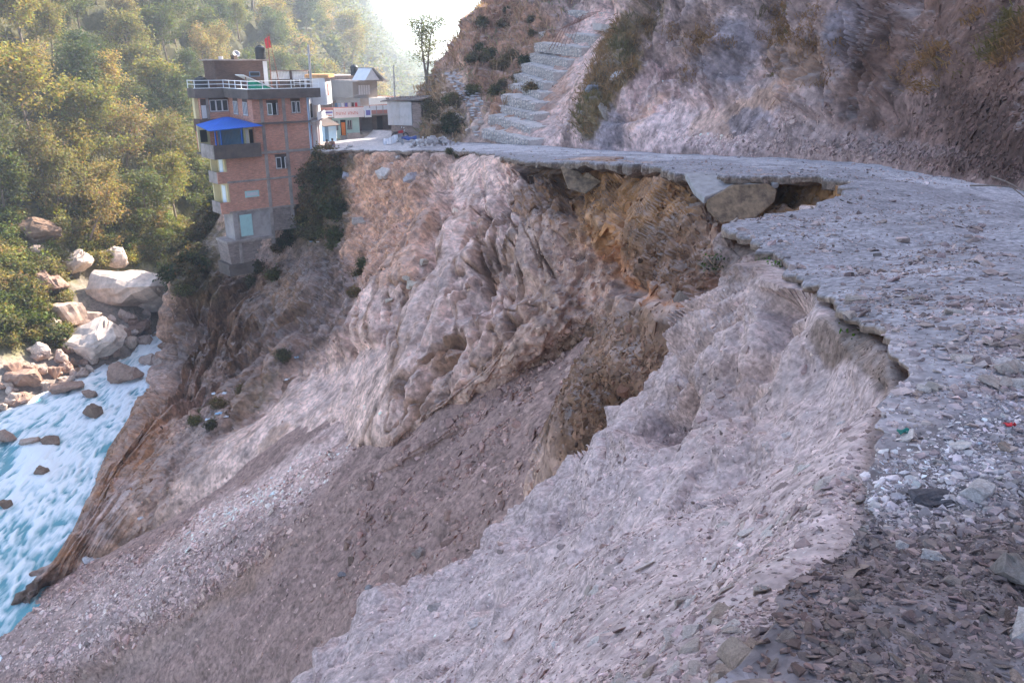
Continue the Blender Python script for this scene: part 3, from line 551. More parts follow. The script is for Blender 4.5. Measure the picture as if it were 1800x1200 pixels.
# ------------------------------------------------------------------ far bank: boulder shore rising into the wooded valley side
lc = [
 Q((-900, 1000, 55), (-900, 600, 70), (-900, 200, 85), (-900, -300, 110), (-900, -900, 160)),
 Q((-350, 900, 66), (-350, 620, 78), (-350, 350, 90), (-350, 100, 103), (-350, -300, 130), (-350, -800, 180)),
 Q((0, 760, 79), (0, 690, 82), (0, 560, 87), (0, 420, 95), (0, 200, 108), (0, 0, 122), (0, -300, 150), (0, -750, 210)),
 Q((110, 690, 86), (110, 630, 89), (110, 480, 98), (110, 350, 107), (110, 150, 121), (110, 0, 133), (110, -300, 166), (110, -700, 230)),
 Q((215, 650, 92.5), (215, 590, 96), (215, 440, 108), (210, 340, 118), (200, 150, 133), (200, 0, 147), (200, -300, 182), (200, -650, 250)),
 Q((295, 590, 104), (297, 540, 107), (300, 420, 119), (300, 300, 131), (300, 150, 149), (300, 0, 168), (300, -300, 205), (310, -600, 270)),
 Q((360, 550, 115), (362, 520, 118), (370, 380, 133), (370, 250, 149), (370, 120, 167), (380, 0, 192), (400, -280, 235), (420, -550, 300)),
 Q((440, 500, 136), (450, 420, 146), (450, 300, 166), (460, 150, 192), (470, 0, 228), (500, -220, 275), (520, -450, 340)),
 Q((520, 440, 160), (530, 370, 172), (540, 250, 202), (552, 120, 240), (560, 0, 292), (575, -160, 350), (590, -350, 430)),
 Q((600, 400, 200), (610, 330, 215), (620, 220, 265), (618, 120, 330), (605, 0, 405), (600, -80, 460), (600, -200, 540)),
 Q((700, 400, 240), (700, 340, 260), (705, 240, 330), (690, 160, 430), (655, 70, 540), (625, 0, 620), (610, -60, 700)),
 Q((830, 400, 260), (840, 340, 290), (850, 250, 380), (800, 190, 520), (730, 130, 660), (690, 80, 760), (660, 40, 840)),
]
G = loft(lc, 240, 190)
Nn = normals(G); Nn *= (1 if Nn[100, 100, 2] > 0 else -1); px, py, d = to_px(G)
h = fbm(G, 0.05, 4, .5, 61) * 3.0 + fbm(G, 0.3, 4, .55, 62) * 0.7
h *= np.clip(d / 110, 0.6, 3.5) * sst(np.linspace(0, 1, 190), 0, 0.1)[None, :]
G = G + Nn * h[..., None]
CB = tint(G, (0.085, 0.075, 0.035), [(120, 640, 300, 110, -15, (0.27, 0.215, 0.18), 0.9), (230, 520, 120, 60, 0, (0.25, 0.2, 0.16), 0.7), (230, 420, 140, 60, 0, (0.19, 0.17, 0.06), 0.9), (40, 520, 90, 120, 0, (0.19, 0.17, 0.06), 0.8)], wob=30)  # wooded ground darkened so the gaps between crowns read as shade
BANK = G
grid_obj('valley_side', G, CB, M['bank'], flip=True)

# ------------------------------------------------------------------ river bed and river
def river_z(y): return EYE - 33.4 + 0.03 * (np.asarray(y) - 50)
xs = np.linspace(-130, 60, 60); ys = np.linspace(-20, 420, 120)
X, Y = np.meshgrid(xs, ys, indexing='ij'); Z = river_z(Y) - 1.6
G = np.stack([X, Y, Z], -1)
grid_obj('river_bed', G, np.ones(G.shape) * np.array((0.2, 0.17, 0.14)), M['bank'], flip=False)
# water: surveyed banks, denser mesh where it is in view
rvL = [(-58, 0), (-60, 30), (-58, 60), (-54, 74), (-50, 84), (-48, 100), (-46, 118), (-40, 140), (-32, 165), (-20, 200)]
rvR = [(-22, 0), (-26, 20), (-29.5, 36), (-31, 52), (-31, 64), (-31, 80), (-31, 100), (-29, 118), (-24, 140), (-14, 165), (0, 200)]
tt = np.linspace(0, 1, 330)
A = cubic(np.array(rvL, float), np.array([p[1] for p in rvL]) / 200.0, tt); B = cubic(np.array(rvR, float), np.array([p[1] for p in rvR]) / 200.0, tt)
sv = np.linspace(0, 1, 130)[None, :, None]
XY = A[:, None] * (1 - sv) + B[:, None] * sv
G = np.concatenate([XY, river_z(XY[..., 1])[..., None]], -1)
# fast water: long streaks with the current, standing waves, chop
q = G.copy(); q[..., 2] = 0
wrp = q + 2.2 * np.stack([fbm(q, 0.12, 4, .55, 1), fbm(q, 0.12, 4, .55, 2), 0 * q[..., 0]], -1)
stq = np.stack([(wrp[..., 0] + 0.30 * wrp[..., 1]) * 1.0, wrp[..., 1] * 0.24, 0 * wrp[..., 0]], -1)
big = fbm(stq, 0.25, 3, .5, 71); chop = 1 - np.abs(fbm(stq, 0.9, 4, .6, 72)) * 1.6; fine = 1 - np.abs(fbm(stq, 2.6, 3, .6, 73)) * 1.5
rough = np.clip(sst(fbm(q, 0.07, 3, .5, 74), -0.3, 0.4) * .6 + 0.55 * sst(q[..., 1], 52, 80), 0, 1)  # rises upstream for the rapids and whitens the sunlit reach as painted light
hw_ = 0.28 * big + (0.05 + 0.16 * rough) * (chop - 0.4) + (0.03 + 0.07 * rough) * (fine - 0.4)
G[..., 2] += hw_
foam_and_sun = np.clip(0.62 * (chop - 0.5) + 0.5 * (fine - 0.5) + 0.95 * rough + 0.35 * big - 0.14, 0, 1)
RIV = G
CW = np.stack([foam_and_sun] * 3, -1)
def mat_water():
    m, nt, b = nodes('river_water'); L = nt.links
    at = N(nt, 'ShaderNodeAttribute', attribute_name='tint'); tc = N(nt, 'ShaderNodeTexCoord')
    mp = N(nt, 'ShaderNodeMapping'); mp.inputs['Scale'].default_value = (1.0, 0.22, 1.0); L.new(tc.outputs['Object'], mp.inputs[0])
    n = noise_node(nt, 1.6, 8, 0.7, mp.outputs[0], 1.2); n2 = noise_node(nt, 7.0, 5, 0.7, mp.outputs[0], 0.8)
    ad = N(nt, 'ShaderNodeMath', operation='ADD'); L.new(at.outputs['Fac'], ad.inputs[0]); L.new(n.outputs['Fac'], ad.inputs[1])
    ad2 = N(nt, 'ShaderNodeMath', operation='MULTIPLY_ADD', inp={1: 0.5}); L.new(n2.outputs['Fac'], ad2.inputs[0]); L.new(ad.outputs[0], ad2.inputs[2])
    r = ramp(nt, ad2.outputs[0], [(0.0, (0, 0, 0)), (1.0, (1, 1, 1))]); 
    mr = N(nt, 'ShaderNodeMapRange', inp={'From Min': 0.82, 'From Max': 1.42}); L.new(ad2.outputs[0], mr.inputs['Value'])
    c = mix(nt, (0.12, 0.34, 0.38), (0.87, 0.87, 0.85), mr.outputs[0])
    L.new(c, b.inputs['Base Color'])
    rr = N(nt, 'ShaderNodeMapRange', inp={'To Min': 0.12, 'To Max': 0.75}); L.new(mr.outputs[0], rr.inputs['Value']); L.new(rr.outputs[0], b.inputs['Roughness'])
    b.inputs['IOR'].default_value = 1.33
    bp = N(nt, 'ShaderNodeBump', inp={'Strength': 0.7, 'Distance': 0.25}); L.new(ad2.outputs[0], bp.inputs['Height']); L.new(bp.outputs[0], b.inputs['Normal'])
    return m
M['water'] = mat_water()
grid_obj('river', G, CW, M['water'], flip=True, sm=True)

# ------------------------------------------------------------------ distant mountains
def mountain(name, pts, back, seed, base=-40):
    p = np.array([P(*a) for a in pts]); L = np.r_[0, np.cumsum(np.linalg.norm(np.diff(p, axis=0), axis=1))]
    c = cubic(p, L, np.linspace(0, L[-1], 90)); rows = []
    dirn = c.copy(); dirn[:, 2] = 0; dirn /= np.linalg.norm(dirn, axis=1)[:, None]
    for k in np.linspace(-1, 1, 60):
        hgt = (c[:, 2] - base) * (1 - abs(k)); q = c + dirn * (k * back); q[:, 2] = base + hgt; rows.append(q)
    G = np.stack(rows, 1); s = back / 300.0
    G[..., 2] += fbm(G, 0.012 / s, 5, .55, seed) * 22 * s * (G[..., 2] - base) / (G[..., 2].max() - base)
    grid_obj(name, G, np.ones(G.shape) * np.array((0.09, 0.10, 0.05)), M['bank'], flip=True)
mountain('far_mountain', [(420, -60, 560), (540, -40, 580), (640, 40, 600), (740, 110, 620), (860, 80, 640), (1000, 30, 660), (1300, 0, 700)], 260, 3)
mountain('far_mountain', [(330, -60, 460), (450, -70, 470), (560, -40, 480), (640, 70, 500), (700, 150, 520)], 160, 8)
# ------------------------------------------------------------------ building kit
class MB:
    def __init__(s): s.v = []; s.f = []
    def box(s, x0, x1, y0, y1, z0, z1):
        n = len(s.v); s.v += [(x0,y0,z0),(x1,y0,z0),(x1,y1,z0),(x0,y1,z0),(x0,y0,z1),(x1,y0,z1),(x1,y1,z1),(x0,y1,z1)]
        s.f += [tuple(n+i for i in q) for q in ((0,3,2,1),(4,5,6,7),(0,1,5,4),(1,2,6,5),(2,3,7,6),(3,0,4,7))]; return s
    def prism(s, poly, z0, z1):
        n = len(s.v); k = len(poly); s.v += [(x,y,z0) for x,y in poly] + [(x,y,z1) for x,y in poly]
        s.f += [tuple(range(n+k-1, n-1, -1)), tuple(range(n+k, n+2*k))] + [(n+i, n+(i+1)%k, n+k+(i+1)%k, n+k+i) for i in range(k)]; return s
    def hexa(s, p8):
        n = len(s.v); s.v += [tuple(p) for p in p8]
        s.f += [tuple(n+i for i in q) for q in ((0,3,2,1),(4,5,6,7),(0,1,5,4),(1,2,6,5),(2,3,7,6),(3,0,4,7))]; return s
    def tube(s, pts, r, k=6, r1=None):
        pts = [Vector(p) for p in pts]; n0 = len(s.v); r1 = r if r1 is None else r1
        for i, p in enumerate(pts):
            d = (pts[min(i+1, len(pts)-1)] - pts[max(i-1, 0)]).normalized(); a = d.orthogonal().normalized(); b = d.cross(a)
            rr = r + (r1 - r) * i / max(1, len(pts)-1)
            s.v += [tuple(p + a*math.cos(2*math.pi*j/k)*rr + b*math.sin(2*math.pi*j/k)*rr) for j in range(k)]
        for i in range(len(pts)-1):
            for j in range(k): s.f.append((n0+i*k+j, n0+i*k+(j+1)%k, n0+(i+1)*k+(j+1)%k, n0+(i+1)*k+j))
        s.f += [tuple(n0+j for j in range(k-1,-1,-1)), tuple(n0+(len(pts)-1)*k+j for j in range(k))]; return s
    def lathe(s, prof, c=(0,0,0), k=16):
        n0 = len(s.v)
        for r, z in prof: s.v += [(c[0]+r*math.cos(2*math.pi*j/k), c[1]+r*math.sin(2*math.pi*j/k), c[2]+z) for j in range(k)]
        for i in range(len(prof)-1):
            for j in range(k): s.f.append((n0+i*k+j, n0+i*k+(j+1)%k, n0+(i+1)*k+(j+1)%k, n0+(i+1)*k+j))
        s.f += [tuple(n0+j for j in range(k-1,-1,-1)), tuple(n0+(len(prof)-1)*k+j for j in range(k))]; return s
    def mesh(s, name, sm=False):
        me = bpy.data.meshes.new(name); me.from_pydata(s.v, [], s.f); me.update()
        if sm:
            for p in me.polygons: p.use_smooth = True
        return me
    def build(s, name, mat, parent=None, sm=False, **k): return link(name, s.mesh(name, sm), mat, parent, **k)
def empty(name, loc, rz=0.0, **k):
    o = link(name, None, **k); o.location = loc; o.rotation_euler = (0, 0, rz); return o

def mat_brick(name, c1, c2, mortar, scale=1.0, dirt=0.5, bw=0.24, bh=0.075):
    m, nt, b = nodes(name); L = nt.links; tc = N(nt, 'ShaderNodeTexCoord'); ob = tc.outputs['Object']
    sp = N(nt, 'ShaderNodeSeparateXYZ'); L.new(ob, sp.inputs[0]); ad = N(nt, 'ShaderNodeMath', operation='ADD'); L.new(sp.outputs[0], ad.inputs[0]); L.new(sp.outputs[1], ad.inputs[1])
    cb = N(nt, 'ShaderNodeCombineXYZ'); L.new(ad.outputs[0], cb.inputs[0]); L.new(sp.outputs[2], cb.inputs[1])
    br = N(nt, 'ShaderNodeTexBrick', inp={'Color1': (*c1, 1), 'Color2': (*c2, 1), 'Mortar': (*mortar, 1), 'Scale': 1.0, 'Mortar Size': 0.010 * scale, 'Brick Width': bw * scale, 'Row Height': bh * scale, 'Bias': 0.0}); L.new(cb.outputs[0], br.inputs['Vector'])
    mp = N(nt, 'ShaderNodeMapping'); mp.inputs['Scale'].default_value = (1, 1, 5); L.new(ob, mp.inputs[0])
    n1 = noise_node(nt, 0.9, 7, 0.7, ob); n2 = noise_node(nt, 2.0, 7, 0.75, mp.outputs[0])
    r1 = ramp(nt, n1.outputs['Fac'], [(0.3, (0.62, 0.58, 0.56)), (0.5, (1, 1, 1)), (0.75, (1.25, 1.22, 1.2))]); r2 = ramp(nt, n2.outputs['Fac'], [(0.3, (0.6, 0.57, 0.55)), (0.5, (1, 1, 1)), (0.72, (1.5, 1.45, 1.4))])
    c = mix(nt, br.outputs['Color'], r1.outputs[0], dirt, 'MULTIPLY'); c = mix(nt, c, r2.outputs[0], 0.8, 'MULTIPLY')
    L.new(c, b.inputs['Base Color']); b.inputs['Roughness'].default_value = 0.9; b.inputs['Specular IOR Level'].default_value = 0.2
    bp = N(nt, 'ShaderNodeBump', inp={'Strength': 0.6, 'Distance': 0.02}); L.new(br.outputs['Fac'], bp.inputs['Height']); bp.invert = True; L.new(bp.outputs[0], b.inputs['Normal'])
    return m
def mat_corr(name, rgb, rust, pitch=0.15, rough=0.45, metal=0.3):
    m = mat_plain(name, rgb, rough, 0.25, 1.2, metal=metal, rust=rust); nt = m.node_tree; b = nt.nodes['Principled BSDF']; L = nt.links
    tc = N(nt, 'ShaderNodeTexCoord'); w = N(nt, 'ShaderNodeTexWave', inp={'Scale': 0.314 / pitch}); w.bands_direction = 'X'; L.new(tc.outputs['Object'], w.inputs[0])
    bp = N(nt, 'ShaderNodeBump', inp={'Strength': 0.8, 'Distance': 0.04}); L.new(w.outputs['Fac'], bp.inputs['Height']); L.new(bp.outputs[0], b.inputs['Normal']); return m
M['brick'] = mat_brick('red_brick', (0.70, 0.27, 0.16), (0.57, 0.21, 0.125), (0.54, 0.38, 0.31))
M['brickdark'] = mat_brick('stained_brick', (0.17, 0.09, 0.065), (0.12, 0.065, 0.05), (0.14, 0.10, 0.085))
M['stonewall'] = mat_brick('rubble_masonry', (0.33, 0.245, 0.21), (0.24, 0.175, 0.15), (0.2, 0.16, 0.14), 1.0, 0.8, 0.42, 0.2)
M['conc'] = mat_plain('raw_concrete', (0.37, 0.29, 0.25), 0.9, 0.35, 1.6, 0.4, rust=(0.2, 0.16, 0.14))
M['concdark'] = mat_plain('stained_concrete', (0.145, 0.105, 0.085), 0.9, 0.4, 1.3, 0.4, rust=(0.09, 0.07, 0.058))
M['cement'] = mat_plain('cement_plaster', (0.40, 0.33, 0.30), 0.9, 0.3, 0.9, 0.3, rust=(0.2, 0.165, 0.155))
M['white'] = mat_plain('white_paint', (0.80, 0.79, 0.78), 0.7, 0.1, 3.0, rust=None)
M['whitewash'] = mat_plain('whitewashed_wall', (0.78, 0.75, 0.74), 0.85, 0.12, 1.0, 0.2)
M['bluewash'] = mat_plain('pale_blue_wall', (0.42, 0.55, 0.72), 0.85, 0.15, 1.0, 0.2)
M['yellow'] = mat_plain('cream_yellow_wall', (0.72, 0.56, 0.30), 0.85, 0.15, 1.0, 0.2)
M['mint'] = mat_plain('mint_green_wall', (0.46, 0.60, 0.53), 0.85, 0.15, 1.0, 0.2)
M['greyblue'] = mat_plain('grey_wall', (0.36, 0.305, 0.265), 0.85, 0.15, 1.0, 0.2)
M['glass'] = mat_plain('dark_window_glass', (0.03, 0.032, 0.035), 0.15, 0.3, 2.0, spec=0.5)
M['darkroom'] = mat_plain('painted_dark_interior', (0.025, 0.02, 0.018), 0.9, 0.2)  # near-black colour painted on solid slabs for unlit interiors
M['frame'] = mat_plain('window_frame_paint', (0.66, 0.60, 0.58), 0.6, 0.12)
M['darkwood'] = mat_plain('dark_wood', (0.10, 0.06, 0.045), 0.7, 0.3)
M['bluesheet'] = mat_corr('blue_roof_sheet', (0.02, 0.13, 0.55), (0.03, 0.15, 0.5), 0.25, 0.5, 0.0)
M['bluewall'] = mat_corr('faded_blue_sheet', (0.10, 0.20, 0.32), (0.16, 0.2, 0.25), 0.15, 0.5, 0.1)
M['skysheet'] = mat_corr('sky_blue_sheet', (0.36, 0.55, 0.72), (0.42, 0.48, 0.52), 0.15, 0.5, 0.1)
M['greensheet'] = mat_corr('green_sheet', (0.02, 0.36, 0.22), (0.02, 0.3, 0.2), 0.3, 0.5, 0.0)
M['zinc'] = mat_corr('grey_zinc_sheet', (0.46, 0.45, 0.47), (0.36, 0.33, 0.32), 0.18, 0.45, 0.4)
M['rusty'] = mat_corr('rusty_sheet', (0.13, 0.10, 0.085), (0.2, 0.1, 0.05), 0.15, 0.7, 0.2)
M['orange'] = mat_corr('orange_sheet', (0.62, 0.32, 0.13), (0.5, 0.3, 0.15), 0.2, 0.6, 0.1)
M['shutter'] = mat_corr('steel_shutter', (0.16, 0.135, 0.125), (0.12, 0.09, 0.08), 0.1, 0.6, 0.2)
M['teal'] = mat_plain('teal_door_paint', (0.42, 0.60, 0.56), 0.6, 0.12, 2.0)
M['tank'] = mat_plain('black_plastic', (0.022, 0.02, 0.02), 0.45, 0.3, 3.0, spec=0.4)
M['pole'] = mat_plain('galvanised_pole', (0.42, 0.38, 0.37), 0.55, 0.2, 3.0, metal=0.3)
M['rust'] = mat_plain('rusty_iron', (0.22, 0.09, 0.055), 0.85, 0.3, 5.0)
M['red'] = mat_plain('red_cloth', (0.60, 0.045, 0.05), 0.85, 0.2, 6.0)
M['pink'] = mat_plain('faded_red_paint', (0.50, 0.22, 0.18), 0.8, 0.2)
M['sign'] = mat_plain('sign_board', (0.78, 0.66, 0.62), 0.7, 0.1)
M['signred'] = mat_plain('sign_letter_red', (0.62, 0.16, 0.10), 0.7, 0.2)
M['signblue'] = mat_plain('sign_letter_blue', (0.18, 0.16, 0.42), 0.7, 0.2)
M['signbrown'] = mat_plain('brown_sign_board', (0.13, 0.07, 0.065), 0.7, 0.2)
M['orangecloth'] = mat_plain('orange_curtain', (0.75, 0.20, 0.04), 0.85, 0.3, 8.0)
M['skin'] = mat_plain('skin', (0.32, 0.18, 0.12), 0.7, 0.1)

# ------------------------------------------------------------------ the tall brick house on the cliff edge
HU = math.radians(40.3); HO = (-26.0, 85.7)
L6 = [-3.83, -6.33, -9.15, -11.85, -14.87, -17.8, -21.4]             # slab undersides below eye level
house = empty('brick_house', (HO[0], HO[1], EYE - 21.4), HU, label='tall unplastered brick house with blue sheet roof overhanging the cliff edge', cat='house')
Z0 = 21.4
def hb(name, m, *boxes, **k):
    b = MB()
    for (u0, u1, v0, v1, z0, z1) in boxes: b.box(u0, u1, v0, v1, z0 + Z0, z1 + Z0)
    par = k.pop('parent', house); return b.build(name, M[m], par, **k)
# walls storey by storey (thin gaps hidden by the concrete bands)
hb('wall', 'brick', (0, 6, 0, 9, -6.33, -3.95), label='upper brick storey')
hb('wall', 'brick', (-3.0, -0.02, 5.9, 7.0, -6.33, -3.95))
hb('wall', 'brick', (0, 6.02, -0.02, 9, -9.15, -6.45))
hb('wall', 'brick', (-3.3, 6.01, 0, 2.4, -11.85, -9.3), (0.5, 5.9, 2.4, 9, -11.85, -9.3)); hb('wall', 'brick', (-3.3, 6.0, 0, 2.4, -14.87, -12.0), (0.5, 5.9, 2.4, 9, -14.87, -12.0))
hb('wall', 'cement', (-3.2, 0.78, 0.02, 2.4, -17.8, -14.98), label='grey cement plastered storey')
hb('wall', 'stonewall', (1.1, 3.6, 0.05, 7, -17.4, -14.98), label='rough grey masonry infill')
# columns and bands
for u in (0.95, 3.35):
    z = [(-6.36, -3.9), (-9.1, -6.5), (-11.8, -9.4), (-14.8, -12.05), (-18.2 if u < 2 else -16.9, -15.0)]
    for a, b in z: hb('column', 'conc', (u - 0.17, u + 0.17, -0.055, 0.3, a, b))
hb('floor_band', 'concdark', (-0.1, 6.35, -0.32, 9.1, -6.45, -6.28)); hb('floor_band', 'conc', (-0.2, 6.1, -0.1, 9, -9.38, -9.12))
hb('floor_band', 'conc', (-3.4, 6.05, -0.06, 2.4, -12.0, -11.82)); hb('floor_band', 'conc', (-3.5, 3.7, -0.08, 2.4, -15.02, -14.84)); hb('floor_band', 'conc', (-4.25, 0.9, -0.35, 2.6, -18.05, -17.8))
# roof slab with its stained parapet, following the recess
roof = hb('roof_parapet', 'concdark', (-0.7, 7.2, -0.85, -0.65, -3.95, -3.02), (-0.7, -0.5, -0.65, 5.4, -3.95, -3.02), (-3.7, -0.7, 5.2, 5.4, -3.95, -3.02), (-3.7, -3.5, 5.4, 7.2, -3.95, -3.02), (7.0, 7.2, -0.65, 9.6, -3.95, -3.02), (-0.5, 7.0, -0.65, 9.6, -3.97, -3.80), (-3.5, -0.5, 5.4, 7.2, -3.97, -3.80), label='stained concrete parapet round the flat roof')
path = [(-3.6, 7.2), (-3.6, 5.3), (-0.6, 5.3), (-0.6, -0.75), (7.1, -0.75), (7.1, 9)]
rl = MB()
for z in (-2.62, -2.25):
    for a, b in zip(path[:-1], path[1:]): rl.tube([(*a, z + Z0), (*b, z + Z0)], 0.035, 5)
for a, b in zip(path[:-1], path[1:]):
    n = max(1, int(math.hypot(b[0]-a[0], b[1]-a[1]) / 1.3))
    for i in range(n): rl.tube([(a[0]+(b[0]-a[0])*i/n, a[1]+(b[1]-a[1])*i/n, -3.02+Z0), (a[0]+(b[0]-a[0])*i/n, a[1]+(b[1]-a[1])*i/n, -2.2+Z0)], 0.04, 5)
rl.build('railing', M['white'], house, label='white pipe railing on the roof edge')
hb('coping', 'white', (-0.72, 7.22, -0.88, -0.63, -3.02, -2.97), (-0.72, -0.48, -0.63, 5.18, -3.02, -2.97), (-3.72, -0.48, 5.18, 5.42, -3.02, -2.97))
# stair tower and raised terrace on the roof
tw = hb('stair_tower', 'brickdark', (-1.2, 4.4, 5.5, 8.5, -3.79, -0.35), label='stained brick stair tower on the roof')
hb('tower_roof', 'conc', (-1.55, 4.7, 5.2, 8.8, -0.35, -0.22)); hb('tower_window', 'bluewall', (2.4, 3.6, 5.46, 5.5, -1.95, -1.45)); hb('pane', 'darkroom', (2.5, 3.5, 5.43, 5.455, -1.87, -1.53))
hb('doorway', 'whitewash', (4.02, 4.45, 5.4, 5.495, -2.9, -0.4))
hb('terrace_wall', 'concdark', (4.45, 9.0, 4.9, 5.1, -3.8, -2.25)); hb('terrace_rail', 'conc', (4.45, 9.0, 4.85, 5.15, -1.45, -1.33))
for i in range(26):
    if i == 13: continue
    u = 4.6 + i * 0.168; hb('baluster', 'white', (u, u + 0.09, 4.95, 5.05, -2.25, -1.45))
hb('terrace_post', 'darkwood', (6.7, 6.95, 4.85, 5.15, -2.25, -1.33))
# windows: opening slab painted dark, lintel, sill and casements that stand open or shut
def window(u, z, w, hh, v=-0.0, leaves=((0, 0.0), (1, 0.0)), face='front', lint=0.3):
    e = empty('window', (0, 0, 0), 0); e.parent = house
    if face == 'front': e.location = (u, v, z + Z0)
    else: e.location = (v, u, z + Z0); e.rotation_euler = (0, 0, -math.pi / 2)
    b = MB().box(0, w, -0.03, 0.12, 0, hh + lint); b.build('opening', M['darkroom'], e)
    MB().box(-0.05, w + 0.05, -0.045, 0.1, hh, hh + lint).build('lintel', M['darkwood'], e)
    MB().box(-0.06, w + 0.06, -0.09, 0.1, -0.07, 0.0).build('sill', M['conc'], e)
    n = len(leaves); lw = w / n
    for i, (pos, ang) in enumerate(leaves):
        f = MB(); t = 0.07; x0 = 0
        f.box(0, lw - 0.02, -0.03, 0.03, 0, t).box(0, lw - 0.02, -0.03, 0.03, hh - t, hh).box(0, t, -0.03, 0.03, t, hh - t).box(lw - 0.02 - t, lw - 0.02, -0.03, 0.03, t, hh - t)
        if hh > 1.0 and n == 3 and face == 'wing': f.box(t, lw - t - 0.02, -0.025, 0.025, hh / 2 - 0.03, hh / 2 + 0.03)
        o = f.build('casement', M['frame'], e); g = MB().box(t, lw - 0.02 - t, -0.008, 0.008, t, hh - t).build('pane', M['glass'], o)
        if ang > 0 and i == n - 1: o.location = (w, -0.06, 0); o.rotation_euler = (0, 0, math.pi + ang)
        elif ang > 0: o.location = (0, -0.06, 0); o.rotation_euler = (0, 0, -ang)
        else: o.location = (i * lw + 0.01, -0.06, 0)
    return e
window(1.55, -5.55, 1.15, 1.15, leaves=((0, 0.9), (1, 0.9)))
window(4.2, -5.45, 0.95, 1.15, leaves=((0, 0.0), (1, 0.25)))
window(1.95, -10.95, 1.15, 1.15, leaves=((0, 0.35), (1, 0.9)))
window(-2.05, -5.35, 1.95, 1.15, v=5.9, leaves=((0, 0), (1, 0), (2, 0)), face='front')
for vv_ in (4.6, 2.2): window(vv_, -5.6, 1.05, 1.3, v=0.0, leaves=((0, 0), (1, 0), (2, 0)), face='side', lint=0.35)
hb('ventilation_window', 'teal', (-1.7, -0.2, -0.05, 0.05, -13.6, -12.95)); hb('shutter_panel', 'frame', (-1.55, -0.35, -0.07, -0.051, -13.45, -13.1))
dr = hb('door', 'teal', (-2.55, -1.25, -0.06, 0.06, -17.5, -15.3), label='pale teal double door in the cement storey')
hb('door_panel', 'teal', (-2.47, -1.93, -0.085, -0.061, -16.35, -15.4), (-1.87, -1.33, -0.085, -0.061, -16.35, -15.4), (-2.47, -1.93, -0.085, -0.061, -17.4, -16.45), (-1.87, -1.33, -0.085, -0.061, -17.4, -16.45), parent=dr)
hb('door_frame', 'conc', (-2.72, -2.56, -0.075, 0.06, -17.75, -15.0))
# wing: doorway, cream wall, little balcony parapet
hb('wing_wall', 'yellow', (-3.4, -3.02, 6.4, 7, -6.33, -3.98)); hb('wing_column', 'conc', (-2.4, -2.15, 5.82, 5.9, -6.33, -3.98))
hb('doorway', 'darkwood', (-3.0, -2.42, 5.84, 5.9, -6.33, -4.1)); hb('door', 'frame', (-2.95, -2.47, 5.8, 5.84, -6.0, -4.7)); hb('wing_parapet', 'brickdark', (-3.5, -0.05, 5.2, 5.35, -7.3, -6.05), (-3.5, -3.35, 5.35, 7, -7.3, -6.05))
hb('wing_base', 'brick', (-3.4, -0.03, 5.6, 7, -9.15, -6.34))
# covered terrace under the blue roof
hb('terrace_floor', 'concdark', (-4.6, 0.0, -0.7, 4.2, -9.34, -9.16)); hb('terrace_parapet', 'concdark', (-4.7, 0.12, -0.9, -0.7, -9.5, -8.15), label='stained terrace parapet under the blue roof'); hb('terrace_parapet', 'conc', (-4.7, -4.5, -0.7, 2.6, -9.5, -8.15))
hb('terrace_screen', 'bluewall', (-3.1, -0.35, 1.8, 1.9, -9.15, -6.6), label='faded blue corrugated screen'); hb('terrace_wall', 'yellow', (-4.3, -3.1, 4.0, 4.2, -9.15, -6.5)); hb('terrace_wall', 'yellow', (-0.45, -0.02, 0.4, 4.2, -9.15, -6.5))
hb('opening', 'darkroom', (-0.44, -0.05, 0.36, 0.4, -9.1, -6.9)); hb('terrace_window', 'darkroom', (-4.1, -3.4, 3.93, 3.99, -8.2, -7.0)); hb('window_frame', 'frame', (-0.75, -0.45, 0.5, 0.55, -8.3, -6.9))
tp = MB()
for (u, v) in ((-4.3, -0.6), (-3.05, 1.6), (-1.6, -0.6), (-0.2, -0.6)): tp.tube([(u, v, -9.2 + Z0), (u, v, -6.6 + Z0)], 0.06, 6)
for i, (u, v) in enumerate(((-4.3, -0.6), (-2.9, 1.6), (-1.6, -0.5))):
    MB().tube([(u, v, -9.2 + Z0), (u, v, -6.55 + Z0)], 0.07, 6).build('terrace_post', M['bluesheet'], house)
b = MB(); zz = Z0
A_, B_, C_, D_, E_ = (-5.1, -1.2, -6.75), (0.35, -1.25, -6.5), (0.1, 5.0, -6.1), (-4.6, 3.4, -6.45), (-1.6, 3.0, -5.75)
def up(p, dz=0.0): return (p[0], p[1], p[2] + zz + dz)
pts = [A_, B_, C_, D_, E_]; b.v = [up(p, 0.06) for p in pts] + [up(p) for p in pts]
b.f = [(0,1,4),(1,2,4),(2,3,4),(3,0,4),(6,5,9),(7,6,9),(8,7,9),(5,8,9),(0,5,6,1),(1,6,7,2),(2,7,8,3),(3,8,5,0)]
br_ = b.build('terrace_roof', M['bluesheet'], house, label='bright blue sheet roof over the terrace')
hb('roof_patch', 'pink', (-2.3, -1.3, 2.7, 3.3, -5.74, -5.68))
# open corner loggias of the two storeys below: cream inside, brick parapet
for z0, z1 in ((-11.85, -9.3), (-14.87, -12.0)):
    hb('loggia_floor', 'conc', (-4.3, -3.3, 0.0, 2.4, z0 - 0.12, z0)); hb('loggia_wall', 'yellow', (-3.36, -3.302, 0.25, 2.2, z0, z1)); hb('loggia_pier', 'yellow', (-3.5, -3.3, -0.03, 0.22, z0 + 1.0, z1))
    hb('loggia_parapet', 'brick', (-4.3, -3.3, -0.02, 0.14, z0 - 0.14, z0 + 1.0)); hb('loggia_parapet', 'conc', (-4.32, -4.18, 0.14, 2.3, z0 - 0.15, z0 + 1.0)); hb('loggia_opening', 'white', (-3.42, -3.362, 0.7, 1.6, z0 + 0.3, z1 - 0.3)); hb('loggia_back', 'yellow', (-4.0, -3.37, 2.2, 2.4, z0, z1))
